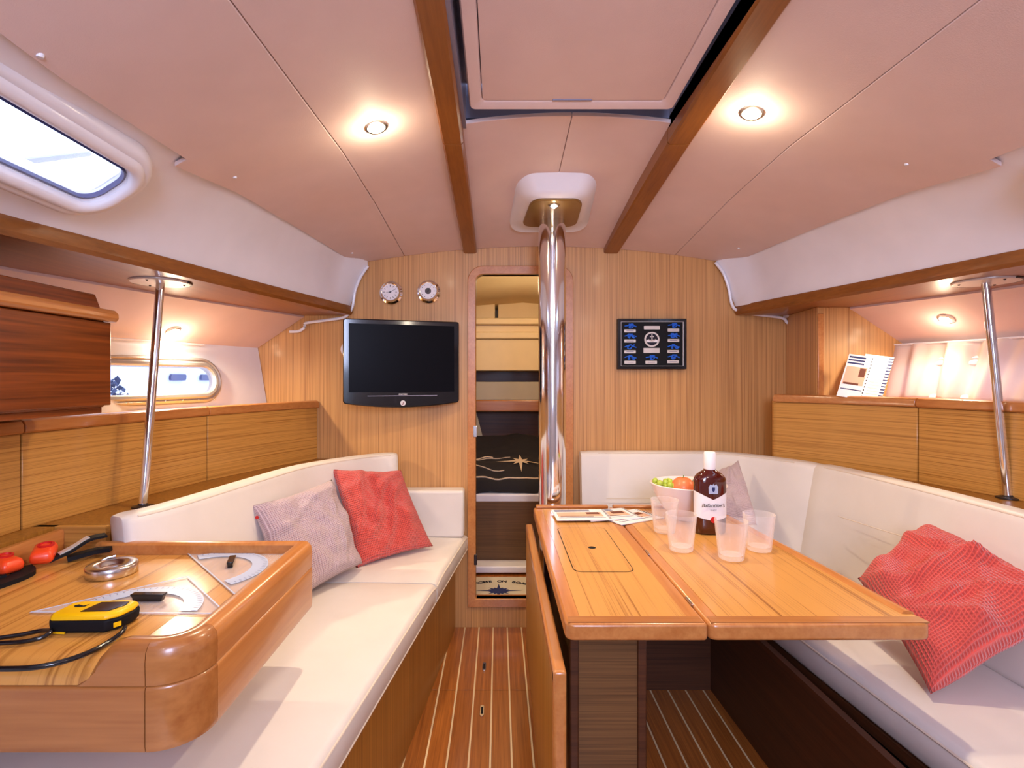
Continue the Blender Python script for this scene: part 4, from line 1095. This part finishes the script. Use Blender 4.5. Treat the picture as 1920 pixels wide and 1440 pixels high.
MB().loft([bsec(.0188, .0188, .214, 2), bsec(.0195, .0195, .218, 2), bsec(.019, .019, .268, 2), bsec(.0175, .0175, .2715, 2)]).build('cap', M['paper'], bt, angle=50)
lab = MB(); rows = [[], []]
for i in range(33):
    a = PI + PI * (i + .0) / 32; c_, s_ = math.cos(a), math.sin(a)
    x_ = abs(c_) ** (2 / 2.6) * math.copysign(.0533, c_); y_ = -abs(s_) ** (2 / 2.6) * .0318
    t = 1 - abs(x_) / .0533
    rows[0].append(b0 + Vector((x_, y_, .058 - .012 * t))); rows[1].append(b0 + Vector((x_, y_, .142 - .026 * t)))
lab.loft(rows, cap=False, closed=False)
lb = lab.build('label', M['paper'], bt)
text("Ballantine's", .0172, b0 + Vector((-.002, -.0336, .098)), X_, Z_, M['ink'], lb, shear=.35, name='script_lettering')
text('FINEST', .007, b0 + Vector((0, -.0334, .082)), X_, Z_, M['greyp'], lb, name='small_lettering')
MB().lathe([(.0005, .0), (.010, 0), (.010, .002), (.0005, .002)], 20, b0 + Vector((0, -.0320, .050)), ax=1).build('red_seal', M['red'], bt)
cr_ = MB().oprism(b0 + Vector((0, -.0318, .152)), X_, Z_, [(-.015, -.016), (.015, -.016), (.016, .006), (.010, .016), (.003, .012), (0, .018), (-.003, .012), (-.010, .016), (-.016, .006)], 0, .0006).build('crest', mat('crest_silver', srgb(170, 185, 215), .4), bt, smooth=False)
MB().oprism(b0 + Vector((0, -.0326, .152)), X_, Z_, [(-.005, -.004), (0, -.010), (.005, -.004), (.005, .006), (-.005, .006)], 0, .0003).build('crest_shield', M['navy'], cr_, smooth=False)
# bowl with fruit
bw = Vector((.705, 1.985, TZ + .001))
bo = thing('fruit_bowl', 'white ceramic bowl behind the bottle', 'bowl', tuple(bw))
MB().lathe([(.0005, 0), (.055, 0), (.060, .004), (.075, .02), (.108, .070), (.132, .122), (.1345, .1285), (.137, .130), (.139, .126), (.1365, .118)][:0] + [(.0005, .0), (.055, .0), (.062, .006), (.095, .045), (.122, .090), (.137, .130), (.134, .1325), (.130, .129), (.114, .090), (.088, .050), (.055, .014), (.0005, .012)], 48, bw).build('bowl_body', M['ceram'], bo, angle=60)
def apple(c, r, label, mt):
    pr = []
    for k in range(15):
        a = PI * k / 14; rr_ = math.sin(a) * (1 + .06 * math.cos(a)); h = -math.cos(a) * .92
        h -= .12 * math.exp(-(rr_ / .28) ** 2) if k > 7 else -.08 * math.exp(-(rr_ / .25) ** 2)
        pr.append((max(.0005, rr_ * r), h * r))
    t = thing('apple', label, 'fruit', tuple(c), 'apples in the bowl')
    MB().lathe(pr, 24, c).build('flesh', mt, t, angle=90)
    MB().tube([Vector(c) + Vector((0, 0, r * .72)), Vector(c) + Vector((.003, 0, r * 1.02))], .0013, 6).build('stem', M['leaf'], t)
apple(bw + Vector((-.035, -.045, .125)), .042, 'larger orange-red apple at front of the fruit bowl', M['apple'])
apple(bw + Vector((.030, -.060, .116)), .036, 'smaller orange-red apple just left of the bottle neck', mat('apple2', srgb(230, 96, 48), .35))
apple(bw + Vector((.030, .040, .095)), .040, 'apple at the back of the fruit bowl half hidden by the bottle', mat('apple3', srgb(190, 60, 50), .35))
def grapes(c, n, label, sp):
    t = thing('grape_bunch', label, 'fruit', tuple(c), 'green grapes in the bowl')
    for i in range(n):
        p = Vector(c) + Vector((random.uniform(-1, 1) * sp, random.uniform(-1, 1) * sp, random.uniform(-.3, 1) * sp * .6))
        MB().sphere(p, .0115, 12, 8, (1, 1, 1.12)).build('grape', M['grape'], t)
    MB().tube([Vector(c) + Vector((0, 0, .0)), Vector(c) + Vector((.004, 0, sp * .5)), Vector(c) + Vector((.01, 0, sp * .9))], .0016, 6).build('stalk', M['leaf'], t)
grapes(bw + Vector((-.093, -.020, .118)), 20, 'bunch of green grapes on the left side of the bowl', .032)
grapes(bw + Vector((.058, -.02, .128)), 7, 'few green grapes beside the bottle shoulder', .018)
# glasses
gl = thing('tumbler', 'x', 'glass', (0, 0, 0), 'clear tapered tumblers on the table')
MB().lathe([(.0005, .0), (.033, .0), (.0355, .002), (.0365, .008), (.0475, .118), (.0472, .1200), (.0458, .1200), (.0452, .117), (.0345, .018), (.032, .0145), (.0005, .0135)], 48, (0, 0, 0)).build('glass_wall', M['glass'], gl, angle=50)
spots = [(1277, 1031, 'clear tumbler in front of the bowl, left of the bottle base'), (1371, 1047, 'clear tumbler nearest the camera, right of the bottle'), (1246, 997, 'clear tumbler farthest left, partly behind another one'), (1423, 1031, 'clear tumbler farthest right near the leaf edge')]
for i, (a_, b_, lb_) in enumerate(spots):
    g_ = gl if i == 0 else copy_tree(gl)
    q = G(a_, b_, TZ + .0012); g_.location = (q[0], q[1], TZ + .0012); g_['label'] = lb_; g_.scale = (.97, .97, .92)

# brochures
def brochure(c, U, V, w, h, label, zoff=0, grp=None, print_=True):
    U = Vector(U).normalized(); V = Vector(V).normalized(); c = Vector(c)
    t = thing('brochure', label, 'booklet', tuple(c), grp)
    def out(nw):
        pts = [(-w / 2, -h / 2), (w / 2, -h / 2)]
        for k in range(1, nw):
            pts.append((w / 2 - (.004 if k % 2 else 0), -h / 2 + h * k / nw))
        return pts + [(w / 2, h / 2), (-w / 2, h / 2)]
    o_ = out(28)
    MB().oprism(c, U, V, o_, 0, .003).build('pages', M['paper'], t, smooth=False)
    def patch(x0, x1, y0, y1, mt, nm, d=.0034):
        MB().oprism(c, U, V, [(x0 * w, y0 * h), (x1 * w, y0 * h), (x1 * w, y1 * h), (x0 * w, y1 * h)], .003, d).build(nm, mt, t, smooth=False)
    if not print_:
        for k in range(12): patch(-.1, .3, -.42 + .07 * k, -.405 + .07 * k, M['silver'], 'text_line')
        for k in range(13): patch(.33, .485, -.44 + .073 * k, -.408 + .073 * k, M['navy'], 'edge_mark')
        return t
    patch(-.44, .38, -.20, .22, M['paperp'], 'cover_photo')
    patch(-.40, .20, -.20, -.155, M['paperb'], 'cover_photo_band', .0036)  # brown band printed along the foot of the cover photo
    patch(.1, .34, .0, .2, M['paperb'], 'cover_photo_mast', .0036)
    patch(-.46, .2, .42, .46, M['navy'], 'stripe'); patch(-.46, .2, .35, .385, M['navy'], 'stripe'); patch(-.46, .2, .28, .315, M['navy'], 'stripe')
    patch(-.44, .40, -.32, -.30, M['navy'], 'rule')
    for k in range(13):
        y_ = -.44 + .88 * k / 12
        patch(.445, .485, y_, y_ + .028, M['ink'], 'edge_mark')
    return t
grp = 'overlapping brochures lying at the far table end'
for i, (px_, py_, an, lb_) in enumerate(((1180, 968, 28, 'white brochure at the right end of the fan on the table, nearest the bowl'), (1140, 964, 14, 'white brochure in the middle of the fan on the table'), (1090, 965, 2, 'white brochure at the left end of the fan on the table, topmost'))):
    q = G(px_, py_, TZ + .0035 * (i + 1)); a_ = math.radians(an)
    brochure((q[0], q[1], TZ + .0008 + .0038 * i), (math.cos(a_), math.sin(a_), 0), (-math.sin(a_), math.cos(a_), 0), .205, .15, lb_, grp=grp)
grp = 'brochures leaning on the right shelf'
# leaning on the shelf beside the column
for i, (px0, px1, w_, lb_, pr_) in enumerate(((1602, 1650, .105, 'pale brochure with dark edge marks leaning at the right of its twin on the shelf', False), (1572, 1610, .090, 'striped brochure with brown photo leaning against the column on the right shelf', True))):
    pbm = Vector(P((px0 + px1) / 2, 742, 2.20 - .02 * i)); pbm.z = 1.141
    lean = Vector((.125, .05, .30)).normalized()
    u = Vector((1, -.25, .06)).normalized(); u = (u - lean * u.dot(lean) * .6).normalized()
    brochure(pbm + lean * .096, u, lean, w_, .19, lb_, grp=grp, print_=pr_)

# ------------------------------------------------------------------ forward cabin behind the doorway
fcab = MB()
fcab.box(-1.0, 1.4, 2.66, 4.7, .10, .12)
ff = fcab.build('floor_forward', M['floor'], kind='structure')
wl = MB().box(-1.02, -1.0, 2.66, 4.7, .1, 2.1).box(1.4, 1.42, 2.66, 4.7, .1, 2.1).box(-1.0, 1.4, 4.62, 4.7, .1, 2.1).build('wall_forward', M['fcream'], kind='structure')
secs = []
for Y_, z_ in ((2.66, 1.90), (3.2, 1.96), (3.75, 1.93), (3.8, 1.90), (4.1, 1.86), (4.65, 1.83)):
    secs.append([(-1.0, Y_, z_ - .1), (.2, Y_, z_), (1.4, Y_, z_ - .1), (1.4, Y_, 2.1), (-1.0, Y_, 2.1)])
MB().loft(secs).build('ceiling_forward', M['fcream'], kind='structure')
fw = thing('forepeak_shelf', 'cream moulded lockers and shelf in the forward cabin above the berth', 'shelf', (.1, 4.1, 1.0))
def fpz(py, Y): return 1.22 - (py - 710) * Y / 1000
MB().box(-.9, 1.3, 4.2, 4.6, fpz(695, 4.2), fpz(636, 4.2)).build('cream_panel', M['fcream'], fw, bevel=.008)
MB().box(-.9, 1.3, 4.17, 4.6, fpz(636, 4.17) + .004, fpz(622, 4.17)).build('moulded_lip', M['fcream'], fw, bevel=.012, seg=3)
MB().box(-.9, 1.3, 4.2, 4.6, fpz(622, 4.2), fpz(610, 4.2)).build('cream_band', M['fcream'], fw)
MB().box(-.9, 1.3, 4.14, 4.6, fpz(608, 4.14), fpz(596, 4.14)).build('moulded_lip', M['fcream'], fw, bevel=.012, seg=3)
MB().box(-.9, -.03, 4.35, 4.6, fpz(597, 4.35), 1.9).build('upper_panel', M['fcream'], fw, bevel=.006)
MB().box(-.005, 1.3, 4.38, 4.6, fpz(597, 4.38), 1.9).build('upper_panel', M['fcream'], fw, bevel=.006)
MB().box(-.9, 1.3, 4.5, 4.6, fpz(716, 4.5), fpz(692, 4.5)).build('dark_gap', M['dark'], fw)
MB().box(-.9, 1.3, 4.22, 4.6, fpz(750, 4.22), fpz(716, 4.22)).build('grey_back', M['fgrey'], fw, bevel=.004)
MB().box(-.9, 1.3, 4.16, 4.22, fpz(772, 4.16), fpz(750, 4.16)).build('wood_fiddle', M['solidx'], fw, bevel=.01, seg=3)
MB().box(-.9, 1.3, 4.4, 4.6, .55, fpz(772, 4.4)).build('wood_back', M['dark'], fw)
MB().loft([[(-.9, 4.38, z), (-.21, 4.38, z), (-.21 + d_, 4.2, z), (-.9, 4.2, z)] for z, d_ in ((.55, .14), (.97, .03))]).build('side_board', M['fgrey'], fw)
bth = thing('forward_berth', 'berth in the forward cabin with a dark wooden front board and thin white mattress', 'bed', (.1, 3.6, .12))
MB().box(-.9, 1.3, 3.10, 3.13, .13, .505).build('front_board', wood('berth_front', srgb(120, 84, 46), srgb(84, 56, 28), (2, 2, 90), .5, 0), bth)
MB().box(-.9, 1.3, 3.11, 4.4, .49, .55).build('mattress', M['white'], bth, bevel=.015, seg=3)
MB().box(-.9, 1.3, 2.985, 3.10, .13, .168).build('white_step', M['white'], bth, bevel=.008, seg=3)
# duvet
dv = thing('duvet', 'crumpled navy duvet with pale line pattern on the forward berth', 'bedding', (.1, 3.5, .55))
rows = []
for j in range(31):
    Y_ = 3.115 + .95 * j / 30; row = []
    for i in range(61):
        x_ = -.7 + 1.7 * i / 60
        base = interp(Y_, [(3.115, .548), (3.14, .60), (3.3, .655), (3.5, .68), (3.8, .74), (4.0, .80), (4.065, .60)])
        row.append((x_, Y_, base + .035 * noise.noise(Vector((x_ * 4, Y_ * 4, 1))) + .014 * noise.noise(Vector((x_ * 11, Y_ * 9, 5)))))
    rows.append(row)
dm = MB().loft(rows, cap=False, closed=False).build('duvet_cloth', M['duvet'], dv, angle=180)
def dz(x_, Y_):
    base = interp(Y_, [(3.115, .548), (3.14, .60), (3.3, .655), (3.5, .68), (3.8, .74), (4.0, .80), (4.065, .60)])
    return base + .035 * noise.noise(Vector((x_ * 4, Y_ * 4, 1))) + .014 * noise.noise(Vector((x_ * 11, Y_ * 9, 5))) + .002
pale = mat('duvet_line', srgb(200, 180, 160), .8)
def dline(f, r=.004):
    MB().tube([(x_, y_, dz(x_, y_)) for x_, y_ in f], r, 6).build('pattern_line', pale, dv)
dline([(-.3 + .02 * i, 3.19 + .01 * math.sin(i * .3)) for i in range(40)], .006)
dline([(.02 + .17 * math.cos(a) * 1.0 - .05, 3.42 + .14 * math.sin(a)) for a in [.9 + i * .2 for i in range(22)]])
dline([(-.02 + .13 * math.cos(a) - .04, 3.46 + .12 * math.sin(a)) for a in [1.4 + i * .2 for i in range(14)]], .005)
st_ = MB()
ctr = Vector((.14, 3.42, 0)); pts = []
for k in range(16):
    a = 2 * PI * k / 16; r_ = .16 if k % 4 == 0 else (.07 if k % 2 == 0 else .03)
    x_, y_ = ctr.x + r_ * math.cos(a), ctr.y + r_ * math.sin(a); pts.append((x_, y_, dz(x_, y_) + .006))
st_.add([(ctr.x, ctr.y, dz(ctr.x, ctr.y) + .008)] + pts, [(0, 1 + k, 1 + (k + 1) % 16) for k in range(16)])
st_.build('compass_star', pale, dv)
# door mat
mt_ = thing('door_mat', 'small cream mat with compass rose and welcome lettering inside the doorway', 'mat', (.08, 2.83, .12))
MB().box(-.26, .42, 2.672, 2.94, .121, .128).build('mat_cloth', M['mattc'], mt_, bevel=.002)
mc = Vector((.0, 2.745, .1285))
def flat(pts, mt, nm, dz_=0):
    MB().add([mc + Vector((x_, y_, dz_)) for x_, y_ in pts], [tuple(range(len(pts)))]).build(nm, mt, mt_, smooth=False)
star = []
for k in range(32):
    a = 2 * PI * k / 32; r_ = (.125 if k % 8 == 0 else .075 if k % 4 == 0 else .06 if k % 2 == 0 else .045); star.append((r_ * math.sin(a), r_ * math.cos(a) * .75))
sm_ = MB(); sm_.add([mc + Vector((0, 0, .0002))] + [mc + Vector((x_, y_, .0002)) for x_, y_ in star], [(0, 1 + k, 1 + (k + 1) % 32) for k in range(32)]); sm_.build('compass_rose', M['navy'], mt_, smooth=False)
for sgn in (1, -1):
    MB().tube([mc + Vector((sgn * (.115 + .06 * math.cos(a)), .02 + .08 * math.sin(a), .0)) for a in [-.9 + i * .2 for i in range(12)]], .003, 6).build('rope_border', M['ink'], mt_)
wd = 'WELCOME ON BOARD'
for i, ch in enumerate(wd):
    if ch == ' ': continue
    a = (i - 8.5) * .085 + .06
    c_ = mc + Vector((.30 * math.sin(a), -.175 + .30 * math.cos(a) - .0, .0008))
    if c_.y < 2.68: continue
    text(ch, .036, c_, (math.cos(a), -math.sin(a), 0), (math.sin(a), math.cos(a), 0), M['ink'], mt_, bold=.001)
lamp('forward_cabin_lamp', 'POINT', (.25, 3.2, 1.78), 15, (1.0, .80, .54), .06)
